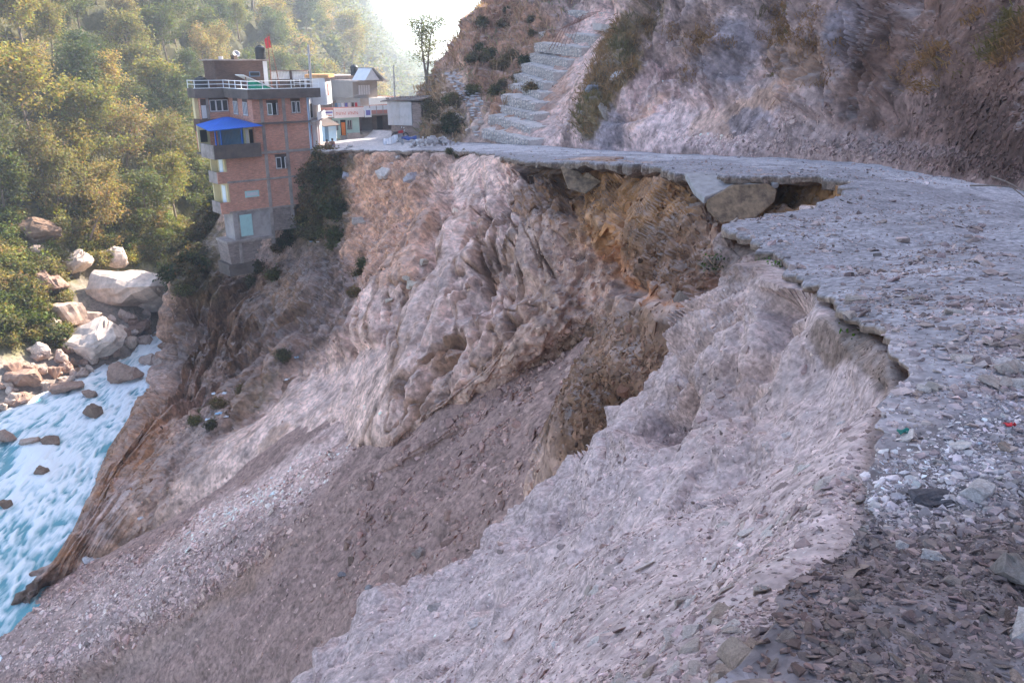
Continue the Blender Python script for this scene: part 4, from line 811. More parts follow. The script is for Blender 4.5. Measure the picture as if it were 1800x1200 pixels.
# undermined masonry footing: stepped, ragged right edge
rb = random.Random(4)
fb = MB()
for k in range(9):
    z1 = -18.05 - k * 0.24; fb.box(-4.15 + 0.02 * k + rb.uniform(-.03, .03), -0.3 - k * 0.16 + rb.uniform(-.2, .2), -0.2 + rb.uniform(-.03, .03), 2.6, z1 - 0.24 + Z0, z1 + Z0)
fb.build('footing', M['stonewall'], house, label='undermined masonry footing with ragged edge')
fb = MB()
for k in range(5):
    z1 = -20.21 - k * 0.24; fb.box(-4.35 + rb.uniform(-.06, .06), -1.6 - k * 0.05 + rb.uniform(-.25, .25), -0.35 + rb.uniform(-.05, .05), 2.6, z1 - 0.24 + Z0, z1 + Z0)
fb.build('footing', M['concdark'], house); hb('footing_column', 'conc', (-3.0, -2.7, -0.3, -0.1, -20.2, -18.05)); hb('footing_post', 'conc', (0.8, 1.1, 0.0, 0.3, -18.7, -17.8))
# street side: whitewashed wing with balconies, lit by the sun
wp = [(6.05, 0.02), (9.2, 4.3), (11.0, 6.7), (6.05, 9.0)]
b = MB().prism(wp, -9.4 + Z0, -3.95 + Z0); b.build('street_wing', M['whitewash'], house, label='whitewashed street side of the house')
fd = np.array((0.596, 0.802)); fn = np.array((0.802, -0.596)); f0 = np.array((6.05, 0.02))
def fbx(name, m, s0, s1, o0, o1, z0, z1, **k):
    q = [f0 + fd * s + fn * o for s, o in ((s0, o0), (s1, o0), (s1, o1), (s0, o1))]; return MB().prism([tuple(x) for x in q], z0 + Z0, z1 + Z0).build(name, M[m], house, **k)
fbx('corner_strip', 'bluewash', -0.3, 0.9, 0.0, 0.06, -6.3, -4.0); fbx('corner_strip', 'bluewash', -0.3, 0.6, 0.0, 0.05, -9.3, -6.5)
fbx('jetty', 'whitewash', 3.2, 7.6, 0.02, 1.5, -4.9, -2.1, label='white jettied room above the street'); fbx('jetty_roof', 'orange', 3.0, 7.8, -0.6, 1.9, -2.1, -1.75, label='orange sheet roof'); fbx('jetty_window', 'pink', 4.6, 5.3, 1.5, 1.56, -4.0, -2.7)
fbx('canopy', 'conc', -0.2, 8.0, 0.02, 0.9, -6.5, -6.32); fbx('balcony_rail', 'white', 0.8, 6.0, 0.8, 0.86, -6.3, -5.5); fbx('street_window', 'darkroom', 1.6, 2.5, 0.0, 0.06, -6.1, -4.7)
for s in (1.0, 2.7, 4.4): fbx('street_door', 'pink', s, s + 0.35, 0.0, 0.07, -9.2, -6.9); fbx('street_post', 'whitewash', s + 0.6, s + 0.9, 0.0, 0.3, -9.2, -6.6)
fbx('street_plinth', 'conc', -0.4, 8.0, 0.0, 1.0, -9.75, -9.25)
# world position of a house-local point
def hw(u, v, z): return Vector((HO[0] + u * math.cos(HU) - v * math.sin(HU), HO[1] + u * math.sin(HU) + v * math.cos(HU), EYE + z))
def tank(loc, s, label):
    e = empty('water_tank', loc, 0, label=label, cat='water tank', group='black rooftop water tanks')
    prof = [(0.5, 0), (0.52, 0.05)]
    for k in range(6): z = 0.12 + k * 0.17; prof += [(0.52, z), (0.55, z + 0.05), (0.55, z + 0.1), (0.52, z + 0.14)]
    prof += [(0.5, 1.18), (0.36, 1.3), (0.2, 1.34)]
    MB().lathe(prof, k=18).build('body', M['tank'], e, sm=True); MB().lathe([(0.19, 1.33), (0.2, 1.4), (0.05, 1.44)], k=12).build('lid', M['tank'], e); e.scale = (s, s, s); return e
tank(hw(-2.55, 6.2, -3.6), 1.25, 'black plastic water tank on the white railed roof corner of the brick house')
tank(hw(3.9, 5.6, -0.22), 1.0, 'black plastic water tank on top of the dark stair tower')
# lean-to on the roof
e = empty('rooftop_shed', hw(1.2, 2.3, -3.8), HU, label='small green walled shed with sloping white roof on the brick house', cat='shed')
MB().hexa([(0.3,0,0),(3.0,0,0),(3.0,1.6,0),(0.3,1.6,0),(0.3,0,1.55),(3.0,0,0.35),(3.0,1.6,0.35),(0.3,1.6,1.55)]).build('wall', M['greensheet'], e)
MB().hexa([(-0.9,-0.3,2.05),(3.3,-0.3,0.22),(3.3,1.9,0.22),(-0.9,1.9,2.05),(-0.9,-0.3,2.12),(3.3,-0.3,0.29),(3.3,1.9,0.29),(-0.9,1.9,2.12)]).build('roof', M['white'], e)
MB().tube([(-0.6,0,0),(-0.6,0,1.9)],0.05,6).build('post', M['rust'], e)
# mast, poles, flag, dish
def pole(name, p, h, r, label, m='pole', lean=(0, 0), cat='pole', extra=()):
    e = empty(name, p, 0, label=label, cat=cat); MB().tube([(0,0,0),(lean[0]*.5,lean[1]*.5,h*.5),(lean[0],lean[1],h)], r, 8, r*.8).build('shaft', M[m], e)
    for (z, l) in extra: MB().tube([(-l/2+lean[0]*z/h,0,z),(l/2+lean[0]*z/h,0,z)],r*.4,5).build('crossbar', M[m], e)
    return e
pole('roof_mast', hw(6.6, -0.1, -3.8), 5.0, 0.14, 'thick pale steel mast at the roof corner of the brick house', extra=((4.0, 0.7),))
pole('antenna_rod', hw(4.3, 4.4, -3.8), 6.0, 0.06, 'thin rusty rod rising beside the stair tower', 'rust')
fp = pole('flag_pole', hw(5.2, 4.4, -3.0), 5.3, 0.045, 'leaning rusty flag pole on the roof', 'rust', lean=(-0.7, 0.2))
fl = MB(); nx, nz = 8, 6
for i in range(nx + 1):
    for k in range(nz + 1): fl.v.append((-0.68 - 0.75 * i / nx + 0.1*k/nz, 0.18 + 0.08 * math.sin(i * 1.1 + k), 5.1 - 1.35 * k / nz - 0.35 * (i / nx) ** 1.3 + 0.6 * (i/nx)*(k/nz)*0.4))
for i in range(nx):
    for k in range(nz): a = i * (nz + 1) + k; fl.f.append((a, a + nz + 1, a + nz + 2, a + 1))
fo = fl.build('flag', M['red'], fp, sm=True); md = fo.modifiers.new('thickness', 'SOLIDIFY'); md.thickness = 0.01; fo.scale = (.75, .75, .85); fo.location = (-.15, 0, .75)
e = empty('satellite_dish', hw(1.4, 6.0, -0.22), 0.3, label='small pale satellite dish on the stair tower roof', cat='satellite dish')
MB().tube([(0,0,0),(0,0,0.5)],0.04,6).build('stand', M['rust'], e)
d_ = MB().lathe([(0.05, 0.0), (0.3, 0.06), (0.5, 0.16), (0.55, 0.2), (0.5, 0.18), (0.3, 0.09), (0.02, 0.03)], k=16).build('reflector', M['pole'], e, sm=True); d_.scale = (.7, .7, .7); d_.location = (0, 0, 0.5); d_.rotation_euler = (math.radians(60), 0, 0.4)
for i, (u, v, s) in enumerate(((-0.2, 6.2, 0.5), (0.9, 5.4, 0.7))):
    c = empty('roof_crate', hw(u, v, -0.22), 0.2 + i, label=('small pale box lying near the end of the stair tower roof', 'dark box beside the dish on the stair tower roof')[i], cat='box')
    MB().box(-.4*s,.4*s,-.3*s,.3*s,0,.5*s).build('body', M['frame' if i == 0 else 'darkwood'], c); MB().box(-.43*s,.43*s,-.33*s,.33*s,.5*s,.58*s).build('lid', M['frame' if i == 0 else 'darkwood'], c)

# ------------------------------------------------------------------ village behind: helper places a block with its facade on a bearing
def block(name, pxl, pxr, dl, dr_, zg, label, cat='house'):
    """empty at the left ground corner of a facade, local x along it"""
    def gp(px, d): 
        u = (px - 900) / F_PX; return Vector((u * d, (d + zg * SP) / CP, EYE + zg))
    a = gp(pxl, dl); b = gp(pxr, dr_); w = (b - a).length
    return empty(name, a, math.atan2(b.y - a.y, b.x - a.x), label=label, cat=cat), w
# long stone house with gable, furthest back
e, w = block('stone_house', 566, 660, 118, 124, -10.2, 'long grey stone house with flat roof behind the shops')
MB().box(0, w, 0, 9, 0, 4.2).build('lower_wall', M['stonewall'], e); MB().box(-0.2, w + .1, -0.5, 9, 4.2, 4.4).build('ledge', M['conc'], e)
MB().box(0, w - 1.5, 0.4, 9, 4.4, 6.4).build('upper_wall', M['stonewall'], e); MB().box(-.2, w - 1.2, 0.1, 9.2, 6.4, 7.6).build('roof_band', M['conc'], e)
MB().box(-.3, w + .4, -0.1, 9.4, 7.6, 7.72).build('roof_slab', M['cement'], e); MB().tube([(w*.5,0.35,3.6+0.9),(w*.5,0.25,5.6)],0.4,10).build('round_niche', M['darkroom'], e)
for i in range(5): MB().tube([(w*(.15+.18*i),3,7.7),(w*(.15+.18*i),3,9.2+0.4*(i%2))],0.03,5).build('rebar', M['rust'], e)
tank((e.location.x + 4.6, e.location.y + 3, EYE - 10.2 + 7.72), 1.05, 'black plastic water tank on the long stone house').name = 'water_tank'
e, w = block('gabled_house', 636, 690, 116, 120, -10.6, 'grey house with small white gable and roof terraces behind the shuttered shops')
MB().box(0, w, 0, 8, 0, 5.2).build('lower_wall', M['greyblue'], e); MB().box(-.3, w*.72, 1.0, 8, 5.2, 7.4).build('upper_wall', M['greyblue'], e)
for i in range(5): MB().box(.7+i*.42, 1.0+i*.42, 0.95, 1.0, 5.6, 6.9).build('window', M['frame'], e)
MB().prism([(-.2, .2), (w*.8, .2), (w*.8, 8.2), (-.2, 8.2)], 7.4, 7.55).build('roof', M['cement'], e)
g = MB(); g.v = [(1.2,.1,7.56),(3.8,.1,7.56),(2.5,.1,9.1),(1.2,3,7.56),(3.8,3,7.56),(2.5,3,9.1)]; g.f = [(0,1,2),(5,4,3),(0,2,5,3),(1,4,5,2),(0,3,4,1)]; g.build('gable', M['whitewash'], e)
g = MB(); g.v = [(2.5,-.3,9.25),(4.9,-.3,7.4),(4.9,3.2,7.4),(2.5,3.2,9.25),(2.5,-.3,9.15),(4.9,-.3,7.3),(4.9,3.2,7.3),(2.5,3.2,9.15)]; g.f = [(0,1,2,3),(7,6,5,4),(0,4,5,1),(1,5,6,2),(2,6,7,3),(3,7,4,0)]; g.build('gable_roof', M['zinc'], e)
MB().box(.6, w+1.0, -1.4, -1.25, 4.35, 5.25).build('terrace_parapet', M['white'], e); MB().box(.6, w+1.0, -1.43, -1.22, 3.9, 4.3).build('terrace_band', M['pink'], e); MB().box(w+.85, w+1.0, -1.2, 6, 4.0, 5.25).build('terrace_parapet', M['pink'], e)
MB().box(0, w+1.0, -1.4, 0, 3.7, 3.88).build('terrace_slab', M['greyblue'], e)
for i in range(2): 
    x = 1.0+i*2.3; MB().box(x, x+1.6, -.05, 0, 1.9, 3.4).build('window', M['darkroom'], e)
    for k in range(5): MB().box(x+.1+k*.35, x+.16+k*.35, -.1, -.05, 1.9, 3.4).build('window_bar', M['frame'], e)
# shuttered shop row in front
e, w = block('shuttered_shop', 632, 694, 106, 109, -9.45, 'grey shop row with closed steel shutters and pink banded balcony')
MB().box(0, w, 0, 6, 0, 2.4).build('wall', M['concdark'], e)
for i, (a, b_) in enumerate(((.3, 1.9), (2.6, 3.4), (3.6, 4.3))):
    MB().box(a, b_, -.06, 0, .1, 2.2).build('shutter', M['shutter' if i != 1 else 'darkroom'], e)
MB().box(0, w+.2, -1.0, 6, 2.4, 2.6).build('balcony_slab', M['greyblue'], e); MB().box(0, w+.2, -1.05, -.9, 2.6, 3.05).build('balcony_band', M['pink'], e); MB().box(0, w+.2, -1.05, -.9, 3.05, 3.6).build('balcony_panel', M['white'], e)
for i in range(5): MB().box(.1+i*.95, .2+i*.95, -1.08, -1.05, 2.6, 3.62).build('balcony_post', M['greyblue'], e)
sg = MB().box(-1.7, 0.15, -.3, -.2, 0.1, 2.25).build('sign_board', M['signbrown'], e, label='tall brown notice board with white lettering')
for k in range(7):
    x = -1.45
    for j in range(2 + (k * 3) % 3):
        l = 0.16 + 0.1 * ((k * 5 + j * 3) % 4); hgt = 0.2 if k < 2 else 0.09; MB().box(x, x + l, -.32, -.3, 1.75 - k * .24, 1.75 - k * .24 + hgt).build('lettering', M['frame'], sg); x += l + 0.1
for i in range(4): MB().box(-.2-.1*i, w+.4, -0.5-.45*(i+1), -0.5-.45*i, -.15, .55-.15*i).build('step', M['conc'], e)
# mint shop with fascia sign
e, w = block('mint_shop', 586, 633, 101.5, 103.5, -9.5, 'low mint green shop with pale fascia sign and orange door curtain')
MB().box(0, w, 0, 5.5, 0, 2.5).build('wall', M['mint'], e); MB().box(-1.9, w+.3, -.8, 5.6, 2.5, 2.7).build('roof_slab', M['conc'], e)
MB().box(-1.9, -.05, 0.0, 5.5, 0, 2.5).build('side_wall', M['pink'], e)
MB().box(-1.9, w+.3, -.84, -.7, 2.7, 3.75).build('fascia', M['pink'], e); sg = MB().box(-.1, w+.25, -.95, -.86, 2.5, 3.65).build('sign_board', M['sign'], e, label='pale sign board with red lettering')
x = .15
for k, l in enumerate((.12,.1,.14,.1,.12,.14,.1,0,.12,.12,.1,.14,.12,.1,.12)):
    if l: 
        MB().box(x, x+.035, -.975, -.951, 2.85, 3.2).box(x+.035, x+l, -.975, -.951, 3.12 - .1*(k%3), 3.2 - .1*(k%3)).build('lettering', M['signred'], sg)
    x += .2
sb = MB().box(-1.45, -.2, -.93, -.86, 2.65, 3.45).build('sign_board', M['white'], e, label='small white and blue sign'); MB().box(-1.35,-.3,-.95,-.931,3.1,3.3).build('lettering', M['signblue'], sb); MB().box(-1.25,-.4,-.95,-.931,2.8,2.9).build('lettering', M['signred'], sb)
sb = MB().box(w+.35, w+1.25, -1.0, -.9, 2.45, 3.55).build('sign_board', M['white'], e, label='square white and blue sign'); MB().box(w+.5,w+1.1,-1.02,-1.001,2.7,3.3).build('lettering', M['signblue'], sb)
for (a, b_) in ((.1,.75),(1.95,2.6)):
    wn_ = MB().box(a, b_, -.05, 0, 1.0, 2.1).build('window', M['darkroom'], e); MB().box(a+.05,a+.1,-.08,-.051,1,2.1).box((a+b_)/2-.03,(a+b_)/2+.03,-.08,-.051,1,2.1).box(b_-.1,b_-.05,-.08,-.051,1,2.1).build('window_frame', M['frame'], wn_)
dd = MB().box(1.05, 1.75, -.05, 0, .2, 2.2).build('doorway', M['darkroom'], e); MB().box(1.15,1.65,-.09,-.051,.25,1.9).build('curtain', M['orangecloth'], dd, label='orange door curtain')
MB().box(.9, w-.1, -1.2, -.02, -.1, .35).build('plinth', M['conc'], e); MB().box(1.3,2.9,-1.6,-1.21,-.1,.7).build('bench', M['cement'], e)
# laundry line on that roof
e2 = empty('washing_line', Vector((e.location.x + .3, e.location.y + 1.2, e.location.z + 2.7)), e.rotation_euler.z, label='washing line hung with white and blue clothes above the mint shop', cat='washing line')
MB().tube([(-.4,0,0),(-.4,0,1.6)],.035,5).build('post', M['pole'], e2); MB().tube([(3.4,0,0),(3.4,0,1.6)],.035,5).build('post', M['pole'], e2); MB().tube([(-.4,0,1.55),(1.5,0,1.42),(3.4,0,1.55)],.012,4).build('cord', M['pole'], e2)
for i, m_ in enumerate(('bluewall','skysheet','white','signblue','frame','darkwood','red')): MB().box(-.1+i*.45,.22+i*.45,-.015,.015,.75+.1*(i%3),1.46).build('garment', M[m_], e2)
MB().tube([(0,0,0),(-1.6,-3.2,-2.4)],.04,5).build('lean_pole', M['pole'], e2)
# blue sheet kiosk
e, w = block('sheet_kiosk', 572, 592, 97.5, 98.5, -9.45, 'small sky blue corrugated kiosk with dark slanting roof', 'kiosk')
MB().box(0, w, 0, 2.2, 0, 1.9).build('wall', M['skysheet'], e); MB().box(0.0, .5, -.03, 0, 0.0, 1.8).build('door', M['bluewall'], e)
MB().hexa([(-.4,-.5,1.75),(w+.3,-.5,1.8),(w+.3,2.6,2.6),(-.4,2.6,2.6),(-.4,-.5,1.83),(w+.3,-.5,1.88),(w+.3,2.6,2.68),(-.4,2.6,2.68)]).build('roof', M['rusty'], e)
# zinc shed on a brown wall
e, w = block('zinc_shed', 684, 726, 96.5, 95.5, -9.2, 'shed clad in grey zinc sheets on a brown stone base', 'shed')
MB().box(.2, w+.9, .3, 4, 0, 2.1).build('base_wall', M['stonewall'], e)
for i in range(2):
    for k in range(2): MB().box(i*w/2+.01, (i+1)*w/2-.01, -.06-.03*k, .02, 1.75+k*1.3, 3.08+k*1.3).build('sheet', M['zinc'], e)
MB().box(.02, w-.02, .02, 3.8, 1.8, 4.35).build('frame_wall', M['darkwood'], e); MB().box(w+.02, w+1.2, .0, 3.8, 1.5, 4.3).build('side_wall', M['stonewall'], e)
MB().hexa([(-.6,-.6,4.35),(w+1.4,-.6,4.6),(w+1.4,4.2,4.9),(-.6,4.2,4.7),(-.6,-.6,4.43),(w+1.4,-.6,4.68),(w+1.4,4.2,4.98),(-.6,4.2,4.78)]).build('roof', M['rusty'], e)
for i in range(9): MB().box(-.3+i*.5, .0+i*.5, .2+.3*(i%3), .5+.3*(i%3), 4.62+.03*i, 4.78+.03*i).build('roof_stone', M['stonewall'], e)
e = pole('utility_pole', P(697, 240, 99) - np.array((0, 0, .2)), 8.3, .09, 'tall grey utility pole behind the zinc shed', extra=((7.0, .5),))
b = MB()
for x0, x1 in ((0, 1),):
    p0 = Vector((0,0,7.0)); p1 = Vector((8.5,10,8.2)); b.tube([p0.lerp(p1,t)-Vector((0,0,1.2*4*t*(1-t)*.4)) for t in np.linspace(0,1,9)], .02, 4)
    p1 = Vector((-9,12,4)); b.tube([p0.lerp(p1,t)-Vector((0,0,1.2*4*t*(1-t)*.4)) for t in np.linspace(0,1,9)], .02, 4)
b.build('wire', M['pole'], e)

# ------------------------------------------------------------------ two people sitting on the plinth by the house
def person(p, rz, shirt, trousers, label, crouch=0.0):
    e = empty('person', p, rz, label=label, cat='person')
    V = {'pel': (0,0,.45), 'ch': (0,-.03,.78), 'nk': (0,-.02,.96), 'hd': (0,-.05,1.12), 'kl': (-.11,-.42,.5), 'kr': (.11,-.42,.48), 'fl': (-.12,-.42,.07), 'fr': (.12,-.45,.07), 'tl': (-.13,-.58,.04), 'tr': (.13,-.6,.04), 'sl': (-.19,-.02,.88), 'sr': (.19,-.02,.88), 'el': (-.25,-.15,.62), 'er': (.25,-.15,.62), 'hl': (-.12,-.38,.58), 'hr': (.12,-.4,.56), 'hpl': (-.1,-.04,.45), 'hpr': (.1,-.04,.45)}
    E = [('pel','ch'),('ch','nk'),('nk','hd'),('pel','hpl'),('hpl','kl'),('kl','fl'),('fl','tl'),('pel','hpr'),('hpr','kr'),('kr','fr'),('fr','tr'),('ch','sl'),('sl','el'),('el','hl'),('ch','sr'),('sr','er'),('er','hr')]
    R = {'pel': .15,'ch': .16,'nk': .06,'hd': .11,'kl': .07,'kr': .07,'fl': .05,'fr': .05,'tl': .04,'tr': .04,'sl': .08,'sr': .08,'el': .05,'er': .05,'hl': .04,'hr': .04,'hpl': .1,'hpr': .1}
    def skin(name, keys, mat, parent, grow=0.0):
        ks = [k for k in V if k in keys]; me = bpy.data.meshes.new(name); me.from_pydata([V[k] for k in ks], [(ks.index(a), ks.index(b)) for a, b in E if a in ks and b in ks], [])
        o = link(name, me, M[mat], parent); sk = o.modifiers.new('skin', 'SKIN')
        for i, k in enumerate(ks): me.skin_vertices[0].data[i].radius = (R[k] + grow, R[k] + grow)
        me.skin_vertices[0].data[0].use_root = True; o.modifiers.new('sub', 'SUBSURF').levels = 1; o.modifiers['sub'].render_levels = 1
        return o
    skin('body', list(V), 'skin', e); skin('shirt', ['pel','ch','sl','sr','el','er'], shirt, e, .015); skin('trousers', ['pel','hpl','hpr','kl','kr','fl','fr'], trousers, e, .013)
    hair = MB().lathe([(.05,-.12),(.115,-.04),(.125,.04),(.09,.1),(.02,.125)], (0,-.03,1.15), 12).build('hair', M['tank'], e, sm=True)
    return e
g = hw(*( (f0 + fd*1.2 + fn*1.55).tolist()), -9.62); person(Vector((g.x, g.y, EYE-9.62+.0)), 0.5, 'darkwood', 'red', 'person in dark top sitting against the white house wall')
g = hw(*( (f0 + fd*2.2 + fn*2.0).tolist()), -9.62); person(Vector((g.x, g.y, EYE-9.6)), 0.3, 'pink', 'signblue', 'person in reddish top and blue trousers sitting by the blue kiosk')
# ------------------------------------------------------------------ foliage
def mat_leaf(name, trans=0.45, rough=0.7):
    m = bpy.data.materials.new(name); m.use_nodes = True; nt = m.node_tree; L = nt.links; nt.nodes.clear()
    o = N(nt, 'ShaderNodeOutputMaterial'); at = N(nt, 'ShaderNodeAttribute', attribute_name='tint'); oi = N(nt, 'ShaderNodeObjectInfo')
    r = ramp(nt, oi.outputs['Random'], [(0.0, (0.42, 0.54, 0.52)), (0.35, (0.68, 0.74, 0.72)), (0.7, (0.95, 0.9, 0.85)), (1.0, (1.25, 1.08, 1.0))])
    c = mix(nt, at.outputs['Color'], r.outputs[0], 1.0, 'MULTIPLY')
    d = N(nt, 'ShaderNodeBsdfPrincipled', inp={'Roughness': rough, 'Specular IOR Level': 0.25}); L.new(c, d.inputs['Base Color'])
    t = N(nt, 'ShaderNodeBsdfTranslucent'); c2 = mix(nt, c, (1.25, 1.2, 0.6), 1.0, 'MULTIPLY'); L.new(c2, t.inputs[0])
    mx = N(nt, 'ShaderNodeMixShader', inp={0: trans}); L.new(d.outputs[0], mx.inputs[1]); L.new(t.outputs[0], mx.inputs[2]); L.new(mx.outputs[0], o.inputs[0]); return m
M['leaf'] = mat_leaf('tree_leaves'); M['shrubleaf'] = mat_leaf('shrub_leaves', 0.4); M['grass'] = mat_leaf('dry_grass_blades', 0.35, 0.8)
M['bark'] = mat_plain('bark', (0.20, 0.145, 0.11), 0.9, 0.35, 5.0, 0.5)

def leaf_quads(C, size, r, up=0.35, aspect=0.55, droop=0.0):
    """one folded-flat leaf spray per centre, random facing"""
    n = len(C); d = r.normal(size=(n, 3)); d[:, 2] *= 0.6; d[:, 2] -= droop; d /= np.linalg.norm(d, axis=1)[:, None]
    nn = r.normal(size=(n, 3)); nn[:, 2] += up * 2; s = np.cross(d, nn); s /= np.maximum(np.linalg.norm(s, axis=1), 1e-6)[:, None]
    sz = (size * r.uniform(0.6, 1.4, n))[:, None]
    V = np.stack([C - d * sz * .5, C + s * sz * aspect * .5, C + d * sz * .5, C - s * sz * aspect * .5], 1)
    return V.reshape(-1, 3), np.arange(4 * n).reshape(n, 4)
def leaf_cols(n, base, var, r, k=4):
    c = np.array(base)[None] * (1 + var * r.normal(size=(n, 1))) * (1 + 0.12 * r.normal(size=(n, 3))); return np.clip(np.repeat(c, k, 0), 0.01, 0.9)
def branch(mb, p, d, length, r0, r1, rr, seg=5, wob=0.12, k=5):
    pts = [np.array(p, float)]; d = np.array(d, float); d /= np.linalg.norm(d)
    for i in range(seg):
        d = d + wob * rr.normal(size=3); d[2] += 0.04; d /= np.linalg.norm(d); pts.append(pts[-1] + d * length / seg)
    mb.tube([tuple(q) for q in pts], r0, k, r1); return pts, d
def make_tree(seed, h, nb=12, leaves=5000, lsize=0.34, crown=0.30, lo=0.35, col_=(0.17, 0.17, 0.055), trunks=1, clump=0.055):
    r = np.random.default_rng(seed); mb = MB(); tips = []
    for t in range(trunks):
        lean = r.normal(size=2) * (0.07 if trunks == 1 else 0.22)
        tr, _ = branch(mb, (0.15 * t, 0, -0.6), (lean[0], lean[1], 1), h * 0.95 + .6, h * 0.018 + .03, 0.03, r, 8, 0.06, 6); tr = np.array(tr)
        for i in range(nb):
            f = lo + (0.96 - lo) * (i + r.uniform(0, 1)) / nb; q = tr[min(int(f * 8), 7)] * (1 - (f * 8) % 1) + tr[min(int(f * 8) + 1, 8)] * ((f * 8) % 1)
            a = i * 2.4 + r.uniform(-.5, .5); ln = h * crown * (1.15 - 0.75 * ((f - lo) / (1 - lo)) ** 1.5) * r.uniform(.7, 1.15)
            pts, dd = branch(mb, q, (math.cos(a), math.sin(a), r.uniform(.25, .8)), ln, h * 0.007 + .012, 0.012, r, 4, 0.18, 4)
            tips += pts[2:]
            for s in range(3):
                b0 = pts[2 + s % 3]; d2 = dd + r.normal(size=3) * 0.7; p2, _ = branch(mb, b0, d2, ln * .45, 0.014 + h * .002, 0.008, r, 3, .2, 3); tips += p2[1:]
        tips += [tr[-1], tr[-2]]
    tips = np.array(tips); k = r.integers(0, len(tips), leaves); C = tips[k] + r.normal(size=(leaves, 3)) * h * clump * np.array((1, 1, .75))
    V, Q_ = leaf_quads(C, lsize, r); tv = 0.55 + 0.9 * r.random(len(tips)); tv = np.repeat(tv[k], 4)[:, None]
    cols = leaf_cols(leaves, col_, .18, r) * (0.7 + 0.3 * tv) * np.array((1, 1, 1))
    return mb.mesh('trunk', True), fast_mesh('crown', V, quads=Q_, cols=cols, smooth_=False)
def plant(name, proto, loc, s, rz, label, cat, group, parts=('trunk', 'crown'), mats=('bark', 'leaf'), tilt=(0, 0)):
    e = empty(name, loc, rz, label=label, cat=cat, group=group); e.scale = (s[0], s[0], s[1]) if isinstance(s, tuple) else (s, s, s)
    e.rotation_euler = (tilt[0], tilt[1], rz)
    for pn, me, m in zip(parts, proto, mats): link(pn, me, M[m], e)
    return e
protos = [make_tree(11, 11, 13, 6200, .36, .32, .30, (0.20, 0.19, 0.06)), make_tree(12, 12, 14, 6200, .36, .25, .30, (0.085, 0.105, 0.04)), make_tree(13, 9.5, 12, 5200, .34, .36, .28, (0.30, 0.25, 0.10)),
          make_tree(14, 12.5, 13, 4200, .34, .25, .45, (0.30, 0.24, 0.12)), make_tree(15, 10, 13, 6200, .38, .33, .22, (0.11, 0.13, 0.045))]
TLAB = ['broad olive green leafy tree on the wooded valley side', 'tall dark green tree on the wooded valley side', 'yellowish spreading tree on the wooded valley side', 'tall thin crowned pale tree with bare trunk on the wooded valley side', 'dense low branched green tree on the wooded valley side']
bpx, bpy_, bd = to_px(BANK)
ok = (bpx > -90) & (bpx < 760) & (bpy_ < 415 - 0.0 * bpx) & (bpy_ > -190) & (bd < 300) & (bd > 88)
cand = np.argwhere(ok); r5 = np.random.default_rng(5); r5.shuffle(cand)
area = np.linalg.norm(np.cross(np.gradient(BANK, axis=0), np.gradient(BANK, axis=1)), axis=-1); area /= area[ok].max()
placed = []; wood = []
def grid_trees(maxn, mind):
    n0 = len(placed)
    for i, j in cand:
        p = BANK[i, j]; dd = bd[i, j]
        if r5.random() > area[i, j] * 3: continue
        md_ = mind * (0.8 + dd / 420.0)
        if any((p[0]-q[0])**2 + (p[1]-q[1])**2 < md_ * md_ for q in placed): continue
        placed.append(p); k = int(r5.choice(5, p=(.26, .2, .22, .14, .18))); s = r5.uniform(.75, 1.2) * (1.0 if dd < 200 else 1.25)
        plant('valley_tree', protos[k], tuple(p), (s * r5.uniform(.9, 1.1), s), r5.uniform(0, 6.28), TLAB[k], 'tree', TLAB[k].replace('tree ', 'trees ').replace(' on the wooded valley side', ' across the river') if False else 'valley trees ' + TLAB[k].split(' tree')[0], tilt=(r5.normal() * .04, r5.normal() * .04))
        if len(placed) - n0 >= maxn: break
grid_trees(280, 4.3)
# the trees with bare stems at the foot of the wood, above the boulders
bare = [make_tree(31, 9.5, 9, 2300, .32, .30, .5, (0.23, 0.19, 0.075)), make_tree(32, 11, 9, 2300, .32, .26, .52, (0.21, 0.18, 0.07))]
def bank_at(px, py, G=None, P3=None):
    G = BANK if G is None else G; a, b, d = to_px(G); k = np.argmin((a - px) ** 2 + (b - py) ** 2 + np.where(d > 900, 1e9, 0) * 0 + 0.02 * d); i, j = np.unravel_index(k, d.shape); return G[i, j], d[i, j]
for i, (px, py, s, lean) in enumerate(((82, 352, 1.0, .05), (100, 360, .8, -.03), (235, 268, 1.1, .03), (300, 350, 1.15, 0), (155, 440, 1.0, .42), (175, 350, .8, .2), (265, 300, .8, .1), (30, 330, .9, 0))):
    p, d = bank_at(px, py); plant('slender_tree', bare[i % 2], tuple(p), s, i * 1.3 if i != 4 else 0, 'slender leaning tree rooted by the pale boulders above the river' if i == 4 else 'slender bare stemmed tree at the lower edge of the wood', 'tree', None if i == 4 else 'bare stemmed trees at the lower edge of the wood', tilt=(0, lean))
# lone thin tree with two stems on the shoulder above the shed
lone = make_tree(77, 9.6, 10, 5200, .22, .27, .34, (0.24, 0.22, 0.09), 2, .06); p, d = bank_at(752, 150, HILL)
plant('lone_tree', lone, tuple(p), .95, 2.4, 'thin two stemmed tree standing against the pale sky on the hill shoulder', 'tree', None)
# far woods that read as one mass
sel = np.argwhere((bd > 210) & (bpx > 300) & (bpx < 900) & (bpy_ > -120)); r6 = np.random.default_rng(6)
w_ = area[sel[:, 0], sel[:, 1]]; k = r6.choice(len(sel), 3000, p=w_ / w_.sum()); base = BANK[sel[k, 0], sel[k, 1]]
C = np.repeat(base, 20, 0) + r6.normal(size=(3000 * 20, 3)) * np.array((2.2, 2.2, 1.8)) + np.array((0, 0, 3.0)); V, Q_ = leaf_quads(C, 1.35, r6, aspect=.6)
link('far_woods', fast_mesh('far_woods', V, quads=Q_, cols=leaf_cols(len(C), (0.15, 0.15, 0.06), .25, r6), smooth_=False), M['leaf'], kind='stuff')

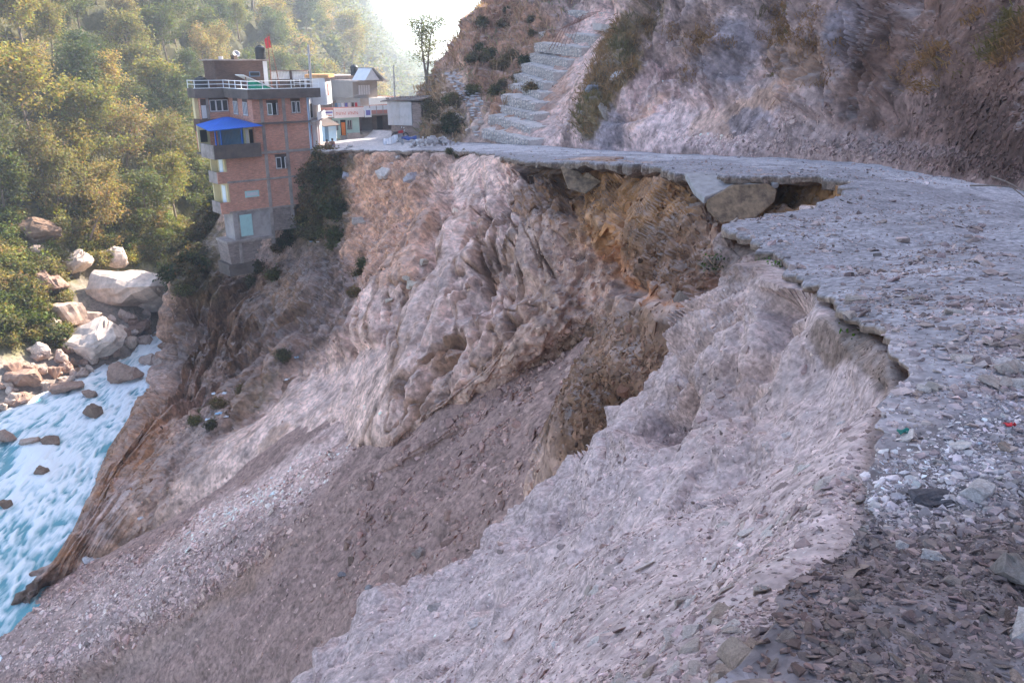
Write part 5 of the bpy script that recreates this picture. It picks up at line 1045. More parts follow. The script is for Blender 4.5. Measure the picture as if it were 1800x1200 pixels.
# ------------------------------------------------------------------ shrubs
def make_shrub(seed, rad, leaves, lsize, col_, flat=.75):
    r = np.random.default_rng(seed); mb = MB(); tips = []
    for i in range(12):
        a = i * 2.4; e_ = r.uniform(.3, 1.2); pts, _ = branch(mb, (0, 0, -.15), (math.cos(a) * math.cos(e_), math.sin(a) * math.cos(e_), math.sin(e_)), rad * r.uniform(.7, 1.1), .03, .01, r, 4, .2, 4); tips += pts[2:]
    tips = np.array(tips); k = r.integers(0, len(tips), leaves); C = tips[k] + r.normal(size=(leaves, 3)) * rad * .22 * np.array((1, 1, flat)); V, Q_ = leaf_quads(C, lsize, r, up=.6)
    tv = np.repeat((0.6 + .8 * r.random(len(tips)))[k], 4)[:, None]
    return mb.mesh('stems', True), fast_mesh('foliage', V, quads=Q_, cols=leaf_cols(leaves, col_, .2, r) * tv, smooth_=False)
SH = [make_shrub(41, 1.3, 2200, .24, (0.25, 0.23, 0.06)), make_shrub(42, 1.1, 1900, .22, (0.20, 0.21, 0.055)), make_shrub(43, 1.5, 2400, .26, (0.27, 0.22, 0.08))]
SD = [make_shrub(44, 1.2, 2000, .22, (0.11, 0.105, 0.035)), make_shrub(45, 1.4, 2000, .24, (0.13, 0.10, 0.045)), make_shrub(46, 1.1, 1500, .22, (0.17, 0.115, 0.055))]
def shrub(protos_, px, py, s, label, group, G, k, lift=0.0):
    p, d = bank_at(px, py, G); plant('shrub', protos_[k % 3], (p[0], p[1], p[2] + lift), s, px * 1.7, label, 'shrub', group, ('stems', 'foliage'), ('bark', 'shrubleaf'))
r7 = np.random.default_rng(17); print('BANKAT', bank_at(100, 500), to_px(bank_at(100,500)[0]))
for n in range(120):
    px = r7.uniform(-20, 330); py = r7.uniform(350, 600)
    if py > 470 + (1 - px / 130) * 150 and px < 130 and py > 610: continue
    if px > 110 and py > 470: continue
    shrub(SH, px, py, r7.uniform(.8, 1.7), 'sunlit yellow green shrub among the boulders of the far bank', 'shrubs among the far bank boulders', BANK, n)
for n in range(60): shrub(SH, r7.uniform(130, 335), r7.uniform(385, 465), r7.uniform(.7, 1.3), 'sunlit yellow green shrub among the boulders of the far bank', 'shrubs among the far bank boulders', BANK, n)
for n in range(30): shrub(SH, r7.uniform(-10, 90), r7.uniform(430, 610), r7.uniform(.8, 1.5), 'sunlit yellow green shrub among the boulders of the far bank', 'shrubs among the far bank boulders', BANK, n)
for n in range(46): shrub(SD, r7.uniform(530, 592), r7.uniform(272, 440), r7.uniform(.8, 1.35), 'dark shrub clinging to the cliff face right of the brick house', 'dark shrubs right of the brick house', CLIFF, n)
for n in range(46):
    py = r7.uniform(320, 520); shrub(SD, 345 - (py - 320) * .12 + r7.uniform(-28, 26), py, r7.uniform(1.0, 1.7), 'dark shrub on the shaded slope left below the brick house', 'dark shrubs left below the brick house', CLIFF, n)
for n, (px, py) in enumerate(((430, 470), (455, 480), (490, 440), (480, 490), (505, 430), (440, 500), (515, 410))): shrub(SD, px, py, .95, 'dark scrub hanging under the undermined brick house', 'scrub under the brick house', CLIFF, n)
for n, (px, py) in enumerate(((640, 470), (632, 490), (625, 520), (480, 640), (495, 630))): shrub(SD, px, py, .6, 'small dark shrub on the bare middle cliff', 'small shrubs on the bare middle cliff', CLIFF, n)
for n, (px, py) in enumerate(((360, 730), (385, 715), (410, 700), (345, 745), (430, 690), (375, 750))): shrub(SD, px, py, .55, 'low weed patch on the rubbish strewn slope above the river', 'weeds on the rubbish slope', CLIFF, n)
for n, (px, py) in enumerate(((790, 272), (805, 276), (815, 270), (672, 300), (610, 268), (588, 266), (940, 292))): shrub(SD, px, py, .35, 'small bush at the cliff top below the road crust', 'bushes at the cliff top', CLIFF, n)
for n in range(16): shrub(SD, 770 + r7.uniform(-35, 45), 215 + r7.uniform(-35, 30), r7.uniform(.6, 1.0), 'brown bush on the grassy knoll behind the zinc shed', 'bushes on the grassy knoll', HILL, n)
for n in range(26): shrub(SD, 880 + r7.uniform(-50, 60), 90 + r7.uniform(-80, 80), r7.uniform(.5, 1.0), 'brown bush on the dry grass hillside left of the gabions', 'bushes on the dry grass hillside', HILL, n)
# green leafed weeds on the near lip
W_ = make_shrub(47, .24, 220, .035, (0.09, 0.14, 0.03))
for n, (px, py) in enumerate(((1282, 432), (1298, 446), (1262, 455), (1342, 456), (1385, 470), (1548, 590))):
    p, d = bank_at(px, py, NEAR); plant('weed', W_, tuple(p), .9 + .3 * (n % 3), n, 'small green weed growing on the broken road edge', 'weed', 'weeds on the broken road edge', ('stems', 'foliage'), ('bark', 'shrubleaf'))

# ------------------------------------------------------------------ dry grass
hpx, hpy, hd = to_px(HILL); harea = np.linalg.norm(np.cross(np.gradient(HILL, axis=0), np.gradient(HILL, axis=1)), axis=-1)
def hblob(*bl):
    m = 0
    for (bx, by, rx, ry, ang) in bl:
        a = math.radians(ang); X = hpx - bx; Y = hpy - by; m = np.maximum(m, 1 - sst(np.hypot((X * math.cos(a) + Y * math.sin(a)) / rx, (-X * math.sin(a) + Y * math.cos(a)) / ry), .75, 1.1))
    return m
def grass(name, mask, n, ln, wd, base, seed, droop=.5):
    r = np.random.default_rng(seed); w = (mask * harea).ravel(); k = r.choice(w.size, n, p=w / w.sum()); p = HILL.reshape(-1, 3)[k] + r.normal(size=(n, 3)) * .25 * np.array((1, 1, .2))
    nrm = normals(HILL).reshape(-1, 3)[k]; nrm *= np.where(nrm[:, 2] < 0, -1, 1)[:, None]
    cl = fbm(p, .5, 3, .5, 5); L_ = (ln * np.clip(.9 + .9 * cl, .4, 1.8) * r.uniform(.6, 1.3, n))[:, None]
    d = nrm * .55 + r.normal(size=(n, 3)) * .35 + np.array((0, 0, .6)); d /= np.linalg.norm(d, axis=1)[:, None]; dh = nrm.copy(); dh[:, 2] = 0; dh /= np.maximum(np.linalg.norm(dh, axis=1), .1)[:, None]
    s = np.cross(d, r.normal(size=(n, 3))); s /= np.linalg.norm(s, axis=1)[:, None]; mid = p + d * L_ * .6; tip = mid + (d * .35 + dh * droop - np.array((0, 0, droop * .8))) * L_ * .6
    V = np.stack([p - s * wd * .5, p + s * wd * .5, mid + s * wd * .4, mid - s * wd * .4, tip], 1).reshape(-1, 3); i = np.arange(n) * 5
    q = np.stack([i, i + 1, i + 2, i + 3], 1); t = np.stack([i + 3, i + 2, i + 4], 1); g = fbm(p, .25, 3, .5, 9)
    c = np.array(base)[None] * (1 + .2 * r.normal(size=(n, 1))); c = c * (1 - sst(g, .1, .5)[:, None] * np.array((.45, .2, .3)))
    link(name, fast_mesh(name, V, quads=q, tris=t, cols=np.clip(np.repeat(c, 5, 0), .01, .8), smooth_=False), M['grass'], kind='stuff', label='dry brown grass')
gm = np.maximum(hblob((880, 70, 120, 130, -25), (930, -60, 150, 100, 0), (780, 200, 62, 70, 0), (770, 160, 40, 60, 30), (830, 120, 60, 60, 0)) * (hpx < 0.0 * hpy + 870 + (230 - hpy) * .62), 0)
gm = gm * (1 - .9 * hblob((845, 210, 22, 70, -20), (805, 150, 22, 25, 0)))
grass('hill_grass', gm, 26000, .95, .12, (0.44, 0.27, 0.18), 1)
grass('rib_grass', hblob((1085, 105, 36, 150, 30), (1035, 195, 26, 60, 12)) * sst(fbm(HILL, .3, 2), -.5, 0.1), 12000, .7, .07, (0.27, 0.165, 0.085), 2)
grass('ledge_grass', hblob((1370, 100, 22, 45, 10), (1440, 85, 22, 50, -8), (1225, 75, 24, 30, 0), (1205, 130, 18, 20, 0), (1440, 135, 30, 20, 0), (1545, 90, 24, 16, 0), (1180, 60, 20, 20, 0), (1300, 50, 60, 40, 0), (1400, 60, 90, 60, 0), (1640, 120, 60, 50, 0), (1760, 60, 60, 60, 0)) * sst(fbm(HILL, .5, 3, .6, 15), .0, .35), 10000, .42, .045, (0.27, 0.155, 0.075), 3, .9)
# ------------------------------------------------------------------ stones: a kit of broken shapes
def hull(seed, n=11, dims=(1, .75, .45), slab=False):
    r = np.random.default_rng(seed); p = r.normal(size=(n, 3)); p /= np.linalg.norm(p, axis=1)[:, None]; p *= r.uniform(.8, 1.0, (n, 1)); 
    if slab: p = np.sign(p) * np.abs(p) ** .55; p[:, 2] = np.clip(p[:, 2], -.6, .6)
    bm = bmesh.new(); [bm.verts.new(q * .5 * np.array(dims)) for q in p]; res = bmesh.ops.convex_hull(bm, input=bm.verts)
    bmesh.ops.delete(bm, geom=[g for g in res['geom_interior'] if isinstance(g, bmesh.types.BMVert)], context='VERTS')
    bmesh.ops.triangulate(bm, faces=bm.faces); bm.verts.index_update()
    V = np.array([v.co[:] for v in bm.verts]); T = np.array([[v.index for v in f.verts] for f in bm.faces]); bm.free(); return V, T
HUL = [hull(100 + i, 12, d, True) for i, d in enumerate(((1, .7, .3), (1, .8, .22), (1, .6, .4), (1, .85, .5), (1, .7, .55), (1, .5, .28), (1, .9, .35), (1, .65, .2)))]
HULS = [hull(140 + i, 8, d, True) for i, d in enumerate(((1, .7, .3), (1, .8, .25), (1, .6, .4), (1, .85, .5), (1, .7, .6), (1, .5, .3)))]
RND = [hull(200 + i, 14, d) for i, d in enumerate(((1, .85, .7), (1, .8, .6), (1, .9, .8), (1, .7, .6)))]
def rotm(nrm, r, tilt=.35):
    z = nrm + tilt * r.normal(size=nrm.shape); z /= np.linalg.norm(z, axis=1)[:, None]; x = np.cross(r.normal(size=nrm.shape), z); x /= np.linalg.norm(x, axis=1)[:, None]; y = np.cross(z, x); return np.stack([x, y, z], 2)
def merged(name, pos, R_, size, kit, base, var, r, mat, parent=None, warm=0.02):
    k = r.integers(0, len(kit), len(pos)); Vs = []; Ts = []; Cs = []; off = 0
    for h_, (V, T) in enumerate(kit):
        s = np.where(k == h_)[0]
        if not len(s): continue
        W_ = np.einsum('nij,vj->nvi', R_[s], V) * size[s][:, None, None] + pos[s][:, None]
        n = len(s); Vs.append(W_.reshape(-1, 3)); Ts.append((T[None] + (np.arange(n) * len(V))[:, None, None] + off).reshape(-1, 3)); off += n * len(V)
        c = np.asarray(base)[s] if np.ndim(base) == 2 else np.repeat(np.array(base)[None], n, 0)
        c = c * np.clip(1 + var * r.normal(size=(n, 1)), .35, 2.2) * (1 + warm * r.normal(size=(n, 3))); Cs.append(np.repeat(np.clip(c, .02, .8), len(V), 0))
    me = fast_mesh(name, np.concatenate(Vs), tris=np.concatenate(Ts), cols=np.concatenate(Cs), smooth_=False); return link(name, me, mat, parent, kind='stuff')
def mat_stone(name, fine=18.0):
    m, nt, b = nodes(name); L = nt.links; at = N(nt, 'ShaderNodeAttribute', attribute_name='tint'); tc = N(nt, 'ShaderNodeTexCoord'); n1 = noise_node(nt, fine, 6, .7, tc.outputs['Object']); n2 = noise_node(nt, fine * .25, 5, .6, tc.outputs['Object'])
    r1 = ramp(nt, n1.outputs['Fac'], [(.3, (.7, .69, .69)), (.5, (1, 1, 1)), (.72, (1.3, 1.28, 1.26))]); r2 = ramp(nt, n2.outputs['Fac'], [(.3, (.75, .72, .7)), (.6, (1.15, 1.13, 1.12))])
    c = mix(nt, at.outputs['Color'], r1.outputs[0], .8, 'MULTIPLY'); c = mix(nt, c, r2.outputs[0], .8, 'MULTIPLY'); L.new(c, b.inputs['Base Color']); b.inputs['Roughness'].default_value = .9; b.inputs['Specular IOR Level'].default_value = .2
    bp = N(nt, 'ShaderNodeBump', inp={'Strength': .5, 'Distance': .02}); L.new(n1.outputs['Fac'], bp.inputs['Height']); L.new(bp.outputs[0], b.inputs['Normal']); return m
M['stone'] = mat_stone('broken_stone')
def shaped(V, T, seed, levels=2, rough=.10, scale=2.4):
    """a bigger rock: the hull cut finer, with chipped facets and rounded wear"""
    bm = bmesh.new(); vs = [bm.verts.new(v) for v in V]; [bm.faces.new([vs[i] for i in t]) for t in T]
    bmesh.ops.subdivide_edges(bm, edges=bm.edges[:], cuts=levels, use_grid_fill=True); bmesh.ops.smooth_vert(bm, verts=bm.verts, factor=.3, use_axis_x=True, use_axis_y=True, use_axis_z=True); bmesh.ops.triangulate(bm, faces=bm.faces)
    bm.normal_update(); Vn = np.array([v.co[:] for v in bm.verts]); Nn_ = np.array([v.normal[:] for v in bm.verts]); bm.verts.index_update(); T2 = np.array([[v.index for v in f.verts] for f in bm.faces]); bm.free()
    f, j = facets(Vn, scale, .9, seed * 3.7); Vn = Vn + Nn_ * (f * rough + .5 * rough * fbm(Vn, scale * 2, 3, .6, seed))[:, None]; return Vn, T2
indiv = []                                                    # stones that show large become objects of their own
def scatter(name, G, C, mask, n, smin, smax, alpha, seed, kit, tone, var, label, group, sink=.2, tilt=.35, imin=9.0, up=None):
    r = np.random.default_rng(seed); px, py, d = to_px(G); vis = ((px > -40) & (px < 1840) & (py > -30) & (py < 1240)) + 0.25 * ((px >= 1840) & (px < 3200) & (py > 200) & (py < 1800) & (d > 1.5)); w = (mask * vis).ravel(); w = w / w.sum(); k = r.choice(w.size, n, p=w)
    nr = normals(G).reshape(-1, 3); nr *= np.where(nr[:, 2] < 0, -1, 1)[:, None]; du = (np.roll(G, -1, 0) - G).reshape(-1, 3)[k]; dv = (np.roll(G, -1, 1) - G).reshape(-1, 3)[k]
    ok_ = (np.linalg.norm(du, axis=1) < 3) & (np.linalg.norm(dv, axis=1) < 3); pos = G.reshape(-1, 3)[k] + du * r.random((n, 1)) * ok_[:, None] + dv * r.random((n, 1)) * ok_[:, None]
    u = r.random(n); size = (smin ** -alpha + u * (smax ** -alpha - smin ** -alpha)) ** (-1 / alpha); nrm = nr[k]; R_ = rotm(nrm, r, tilt); base = C.reshape(-1, 3)[k] * np.array(tone)
    pos = pos + nrm * (size * (.16 - sink * .5))[:, None]; ps = size * 1450 / d.ravel()[k]; keep = ps > 2.2
    for i in np.where(ps > imin)[0]: indiv.append((ps[i], pos[i], R_[i], size[i], int(r.integers(0, 1000)), base[i], kit, label, group))
    s = keep & (ps <= imin); merged(name, pos[s], R_[s], size[s], HULS, base[s], var, r, M['stone']); return
def pblob(G, *bl):
    px, py, d = to_px(G); m = 0
    for (bx, by, rx, ry, ang, k) in bl:
        a = math.radians(ang); X = px - bx; Y = py - by; m = np.maximum(m, k * (1 - sst(np.hypot((X * math.cos(a) + Y * math.sin(a)) / rx, (-X * math.sin(a) + Y * math.cos(a)) / ry), .6, 1.15)))
    return m
cl_r = sst(fbm(ROAD, .9, 3, .6, 77), -.35, .5) + .12
mr_ = pblob(ROAD, (1700, 1000, 330, 260, -25, .0), (1500, 420, 300, 90, 0, .75), (1650, 600, 260, 130, 0, .5), (1300, 300, 300, 16, 3, .5), (1600, 300, 300, 30, 8, .5), (1000, 272, 300, 10, 2, .35), (2500, 900, 700, 600, 0, .4)) + .06 * (1 - pblob(ROAD, (1680, 1000, 330, 260, -25, 1.0)))
scatter('road_gravel', ROAD, ROADC, mr_ * cl_r, 30000, .018, .24, 2.1, 1, HUL, (1.12, 1.12, 1.12), .40, 'flat angular grey stone lying on the gravel road', 'flat stones on the gravel road', imin=13)
m2 = pblob(ROAD, (1680, 1010, 300, 230, -30, 1.0), (1760, 820, 120, 130, 0, .8))
scatter('rubble_gravel', ROAD, ROADC, m2 * (cl_r + .25), 15000, .010, .085, 1.6, 2, HUL, (1.30, 1.45, 1.55), .4, 'angular stone in the dark rubble at the near road edge', 'stones in the near rubble', imin=24, sink=.3)
cl_n = sst(fbm(NEAR, .8, 3, .6, 78), -.3, .5) + .1
mn = pblob(NEAR, (1000, 1000, 600, 300, 0, .6), (1350, 780, 250, 120, 20, .6), (1400, 1130, 220, 120, 0, 1.0), (1250, 650, 200, 150, 0, .3))
scatter('slope_chips', NEAR, NEARC, (mn + .3) * (cl_n + .12), 44000, .016, .20, 2.4, 3, HUL, (0.98, 0.98, 0.98), .40, 'flat pale chip resting on the bare near slope', 'chips on the near slope', imin=18, sink=.35, tilt=.25)
cl_s = sst(fbm(SCR, .5, 3, .6, 79), -.4, .4) + .1
ms = pblob(SCR, (260, 1040, 330, 75, -33, 1.0), (120, 1090, 220, 80, -28, 1.0), (560, 830, 150, 22, -38, .8), (470, 900, 150, 40, -40, .9)) * (.25 + cl_s) + .015 * pblob(SCR, (700, 900, 500, 250, -40, 1))
scatter('scree_stones', SCR, SCRC, ms + .02, 14000, .11, .6, 2.4, 4, RND + HUL, (1.45, 1.5, 1.55), .28, 'loose stone lying on the scree of the gully', 'loose stones on the scree', imin=19)
ms2 = pblob(SCR, (800, 850, 350, 130, -45, 1)) * cl_s
scatter('scree_clods', SCR, SCRC, ms2 ** 2, 1500, .10, .7, 1.7, 5, HUL, (1.15, 1.1, 1.08), .25, 'loose stone lying on the scree of the gully', 'loose stones on the scree', imin=19)
mc = pblob(CLIFF, (1080, 680, 130, 150, -35, 1.0), (1180, 430, 110, 110, 0, .6), (650, 400, 110, 140, 0, .8), (300, 800, 150, 45, -40, 1.0), (620, 560, 140, 60, -50, .5), (1000, 400, 100, 100, 0, .4), (430, 720, 120, 40, -40, .5))
scatter('cliff_stones', CLIFF, CLIFFC, mc + .12, 17000, .09, .7, 2.1, 6, RND + HUL, (1.0, 1.0, 1.0), .32, 'stone sticking out of the cliff face below the road', 'stones in the cliff face', imin=20, sink=.5, tilt=.7)
mh = pblob(HILL, (1450, 262, 330, 16, 4, 1.0), (1650, 280, 200, 24, 9, .8), (1350, 240, 160, 30, -20, .4), (1720, 200, 120, 90, 0, .25))
scatter('talus_stones', HILL, HILLC, mh + .07, 12000, .08, .45, 2.1, 7, HUL, (1.05, 1.05, 1.05), .35, 'broken slab in the talus at the foot of the hill beside the road', 'broken slabs at the hill foot', imin=15)
indiv.sort(key=lambda a: -a[0]); kit_mesh = {}
rest = indiv[300:]; indiv = indiv[:300]
for kind_ in (HUL, RND, HUL + RND, RND + HUL):
    pass
rk = np.random.default_rng(9)
if rest:
    merged('loose_stones', np.array([a[1] for a in rest]), np.array([a[2] for a in rest]), np.array([a[3] for a in rest]), HUL, np.array([a[5] for a in rest]), .22, rk, M['stone'])
def stone_mesh(hi, c, big, seed):
    V, T = hi
    if big: V, T = shaped(V, T, seed, 2, .06, 3.0)
    return fast_mesh('stone', V, tris=T, cols=np.repeat(np.array(c)[None], len(V), 0), smooth_=False)
tones = [(.46, .37, .315), (.37, .285, .235), (.55, .45, .39), (.29, .205, .155), (.42, .335, .285), (.2, .145, .115)]
pool = {}
def pooled(ps, kit, rid, base):
    kk = rid % len(kit); lum = base.mean() * (0.75 + .5 * ((rid * 7) % 10) / 10); ti = int(np.argmin([abs(np.mean(t) - lum) for t in tones])); big = ps > 26; key = (id(kit), kk, ti, big)
    if key not in pool: pool[key] = stone_mesh(kit[kk], tones[ti], big, kk + ti)
    return pool[key]
for ps, pos, R_, size, rid, base, kit, label, group in indiv:
    o = link('stone', pooled(ps, kit, rid, base), M['stone'], label=label, cat='stone', group=group); m = Matrix([list(R_[0]) + [0], list(R_[1]) + [0], list(R_[2]) + [0], [0, 0, 0, 1]]); o.matrix_world = Matrix.Translation(Vector(pos)) @ m @ Matrix.Scale(size, 4)
# named foreground rocks
def rock(px, py, G, wpx, label, hi, seed, tone, dims=(1, 1, 1), rz=0, tilt=(0, 0), rough=.07, name='rock', group=None, sink=.15, d_off=0.0):
    p, d = bank_at(px, py, G); V, T = shaped(*hi, seed, 3, rough, 2.2); s = wpx * d / 1450.0
    me = fast_mesh(name, V * np.array(dims), tris=T, cols=np.repeat(np.array(tone)[None], len(V), 0) * (1 + .06 * rk.normal(size=(len(V), 1))), smooth_=False)
    o = link(name, me, M['stone'], label=label, cat='rock', group=group); o.location = (p[0], p[1], p[2] + s * dims[2] * (.25 - sink) + d_off); o.scale = (s, s, s); o.rotation_euler = (tilt[0], tilt[1], rz); return o
rock(1785, 1020, ROAD, 115, 'large brown angular rock at the edge of the near rubble', RND[2], 1, (.22, .175, .145), rz=.4)
rock(1805, 1125, ROAD, 120, 'pale grey block lying in the near rubble', HUL[3], 2, (.42, .345, .30), (1, 1, 1.3), 1.2)
rock(1640, 880, ROAD, 100, 'thin dark slate slab sticking out of the near rubble', HUL[1], 3, (.10, .085, .085), (1, .8, .7), .1, (.1, .1))
rock(1715, 868, ROAD, 72, 'grey flat topped rock resting on the dark slate slab', HUL[3], 4, (.43, .36, .32), (1, .9, 1), .8)
rock(1585, 962, ROAD, 36, 'small cube shaped grey rock in the near rubble', RND[0], 5, (.45, .375, .33), rz=.3)
rock(1645, 985, ROAD, 62, 'long flat tan stone in the near rubble', HUL[5], 6, (.40, .34, .30), rz=-.4)
rock(1668, 1025, ROAD, 48, 'square brown stone in the near rubble', HUL[3], 7, (.24, .185, .15), rz=.7)
rock(1765, 637, ROAD, 52, 'flat pale slab on the near road', HUL[6], 8, (.5, .42, .38), rz=.2)
rock(1800, 650, ROAD, 52, 'tilted pale slab beside the flat slab on the near road', HUL[1], 9, (.54, .46, .42), rz=1.0, tilt=(.3, 0))
rock(1376, 452, ROAD, 26, 'blocky brown stone on the road promontory', HUL[3], 10, (.30, .245, .23), (1, 1, 1.2))
rock(1350, 790, NEAR, 34, 'upright white flake on the bare near slope', HUL[1], 11, (.55, .465, .42), rz=.9, tilt=(.6, .2))
rock(1385, 768, NEAR, 26, 'white chip beside the upright flake on the near slope', HUL[0], 12, (.55, .465, .42), rz=.5)
rock(1480, 745, NEAR, 22, 'white square chip near the crack in the slope', HUL[6], 13, (.55, .465, .42), rz=.2)
rock(980, 1137, NEAR, 44, 'white slab fragment low on the near slope', HUL[7], 14, (.55, .465, .42), rz=.3)
rock(840, 1095, NEAR, 50, 'pair of long pale slate flakes on the near slope', HUL[5], 15, (.55, .465, .42), rz=.6)
rock(765, 1070, NEAR, 34, 'blocky brown stone on the crest of the near slope', HUL[3], 16, (.34, .28, .25), (1, 1, 1.2), rz=.6)
rock(1062, 785, NEAR, 50, 'jutting brown bedrock knob on the spur edge', HUL[4], 17, (.27, .2, .15), (1, .9, 1.1), rz=.2, sink=.3)
rock(740, 975, SCR, 40, 'long brown boulder lying on the scree', HUL[5], 18, (.28, .215, .18), (1, 1, 1.4), rz=.9)
rock(600, 1010, SCR, 20, 'dark boulder low on the scree', RND[1], 19, (.2, .17, .165), rz=.2)
rock(650, 1035, SCR, 22, 'grey boulder on the scree beside the dark one', RND[2], 20, (.26, .225, .21), rz=.8)
rock(165, 985, CLIFF, 36, 'pale slab at the foot of the rock nose by the river', HUL[5], 21, (.5, .45, .44), (1, 1, 1.3), rz=.7)
rock(250, 910, CLIFF, 16, 'white stone on the slope above the river', HUL[5], 22, (.55, .5, .49), rz=.7)
for i, (px, py, w_, t_, h_, lb) in enumerate(((675, 303, 38, (.55, .45, .40), RND[0], 'big pale rounded boulder embedded under the village road edge'), (722, 312, 44, (.40, .34, .34), RND[3], 'big grey boulder embedded beside the pale one in the cliff top'), (690, 290, 26, (.55, .46, .42), HUL[3], 'pale block between the embedded boulders'), (608, 308, 28, (.32, .28, .29), RND[1], 'dark grey boulder half out of the cliff beside the bushes'), (628, 390, 34, (.38, .30, .25), RND[3], 'brown boulder low in the earth cliff'), (703, 275, 16, (.5, .42, .38), HUL[3], 'small pale block just under the road edge'))):
    rock(px, py, CLIFF, w_, lb, h_, 30 + i, t_, rz=i * .8, sink=.25)
for i, (px, py, w_) in enumerate(((725, 505, 40), (715, 495, 30), (685, 530, 22), (745, 465, 26), (660, 500, 26), (830, 395, 14))):
    rock(px, py, CLIFF, w_, 'tan fractured block on the ledge of the middle spur', HUL[(3, 5, 4)[i % 3]], 40 + i, (.46, .36, .28), (1, 1, 1.2), i * .7, group='fractured blocks on the middle spur')

# ------------------------------------------------------------------ broken concrete crust pieces hanging at the bite
def plate(name, pts, thick, label, mat, back):
    p = [Vector(P(*a)) for a in pts]; n = len(p); b = MB(); o = Vector(back) * thick; b.v = [tuple(q) for q in p] + [tuple(q + o) for q in p]
    b.f = [tuple(range(n)), tuple(range(2 * n - 1, n - 1, -1))] + [(i, i + n, (i + 1) % n + n, (i + 1) % n) for i in range(n)]
    ob = b.build(name, mat, label=label, cat='slab'); bv = ob.modifiers.new('worn', 'BEVEL'); bv.width = .03; bv.segments = 1; return ob
M['slabtop'] = mat_plain('weathered_slab', (.36, .31, .285), .9, .35, 4.0, .8); M['slabface'] = mat_plain('streaked_wall_face', (.25, .155, .09), .9, .6, 3.0, .9, rust=(.10, .062, .04))
for n_ in M['slabface'].node_tree.nodes:
    if n_.type == 'TEX_NOISE':
        mp_ = M['slabface'].node_tree.nodes.new('ShaderNodeMapping'); mp_.inputs['Scale'].default_value = (2.2, 2.2, .5); lk = n_.inputs['Vector'].links[0].from_socket; M['slabface'].node_tree.links.new(lk, mp_.inputs[0]); M['slabface'].node_tree.links.new(mp_.outputs[0], n_.inputs['Vector'])
plate('broken_slab', [(1205, 303, 26.9), (1262, 303, 26.9), (1298, 314, 26.2), (1288, 328, 25.6), (1238, 347, 24.8), (1220, 330, 25.5)], .22, 'tilted grey concrete slab hanging over the scarp', M['slabtop'], (0, .15, -1))
plate('broken_slab', [(1302, 312, 26.0), (1340, 307, 26.1), (1356, 318, 25.5), (1325, 324, 25.4), (1300, 321, 25.6)], .2, 'smaller cracked slab beside the tilted one', M['slabtop'], (0, .15, -1))
plate('broken_slab', [(1352, 310, 25.8), (1368, 309, 25.8), (1370, 321, 25.4), (1358, 323, 25.3)], .18, 'small loose slab corner at the wall end', M['slabtop'], (0, .15, -1))
plate('wall_block', [(1242, 352, 24.9), (1290, 326, 25.2), (1350, 323, 25.2), (1366, 334, 25.2), (1362, 355, 25.0), (1330, 382, 24.6), (1268, 393, 24.5), (1246, 372, 24.7)], .45, 'streaked dark retaining wall block leaning below the slabs', M['slabface'], (.1, 1, -.1))
plate('wall_block', [(985, 293, 39.6), (1018, 302, 39.4), (1024, 309, 39.3), (1032, 303, 39.2), (1058, 319, 38.8), (1030, 341, 38.4), (998, 332, 38.8)], .5, 'toppled streaked wall block under the road edge', M['slabface'], (.1, 1, -.1))

# ------------------------------------------------------------------ boulders of the far bank and in the river
BD = [shaped(*hull(300 + i, 26, d), 60 + i, 5, .04, 3.6) for i, d in enumerate(((1, .85, .7), (1, .8, .6), (1, .9, .8), (1, .7, .6)))] + [shaped(*hull(320 + i, 15, d, True), 70 + i, 5, .035, 3.6) for i, d in enumerate(((1, .8, .6), (1, .7, .5), (1, .9, .65)))]
BTON = [(.50, .38, .30), (.40, .29, .23), (.30, .19, .14), (.58, .46, .38), (.20, .125, .085)]; bpool = {}
def boulder(px, py, w_, h_, ti, label, group=None, river=False, k=0):
    foot_y = py + h_ * .35
    if river:
        u = (px - 900) / F_PX; v = (600 - foot_y) / F_PX; ry = CP + v * SP; rz_ = -SP + v * CP; d = (-33.4 - 1.5) / (rz_ - .03 * ry); p = np.array((u * d, ry * d, rz_ * d + EYE))
    else: p, d = bank_at(px, foot_y)
    key = (k % 7, ti)
    if key not in bpool:
        V, T = BD[k % 7]; bpool[key] = fast_mesh('boulder', V, tris=T, cols=np.repeat(np.array(BTON[ti])[None], len(V), 0) * (1 + .05 * rk.normal(size=(len(V), 1))), smooth_=False)
    o = link('boulder', bpool[key], M['stone'], label=label, cat='boulder', group=group); s = d / 1450.0; e_ = BD[k % 7][0]; ex = np.ptp(e_, axis=0)
    o.scale = (w_ * s / ex[0], w_ * s * .8 / ex[1], h_ * s * 1.1 / ex[2]); o.location = (p[0], p[1], p[2] + h_ * s * .32); o.rotation_euler = (rk.normal() * .12, rk.normal() * .12, rk.uniform(-.4, .4)); return o
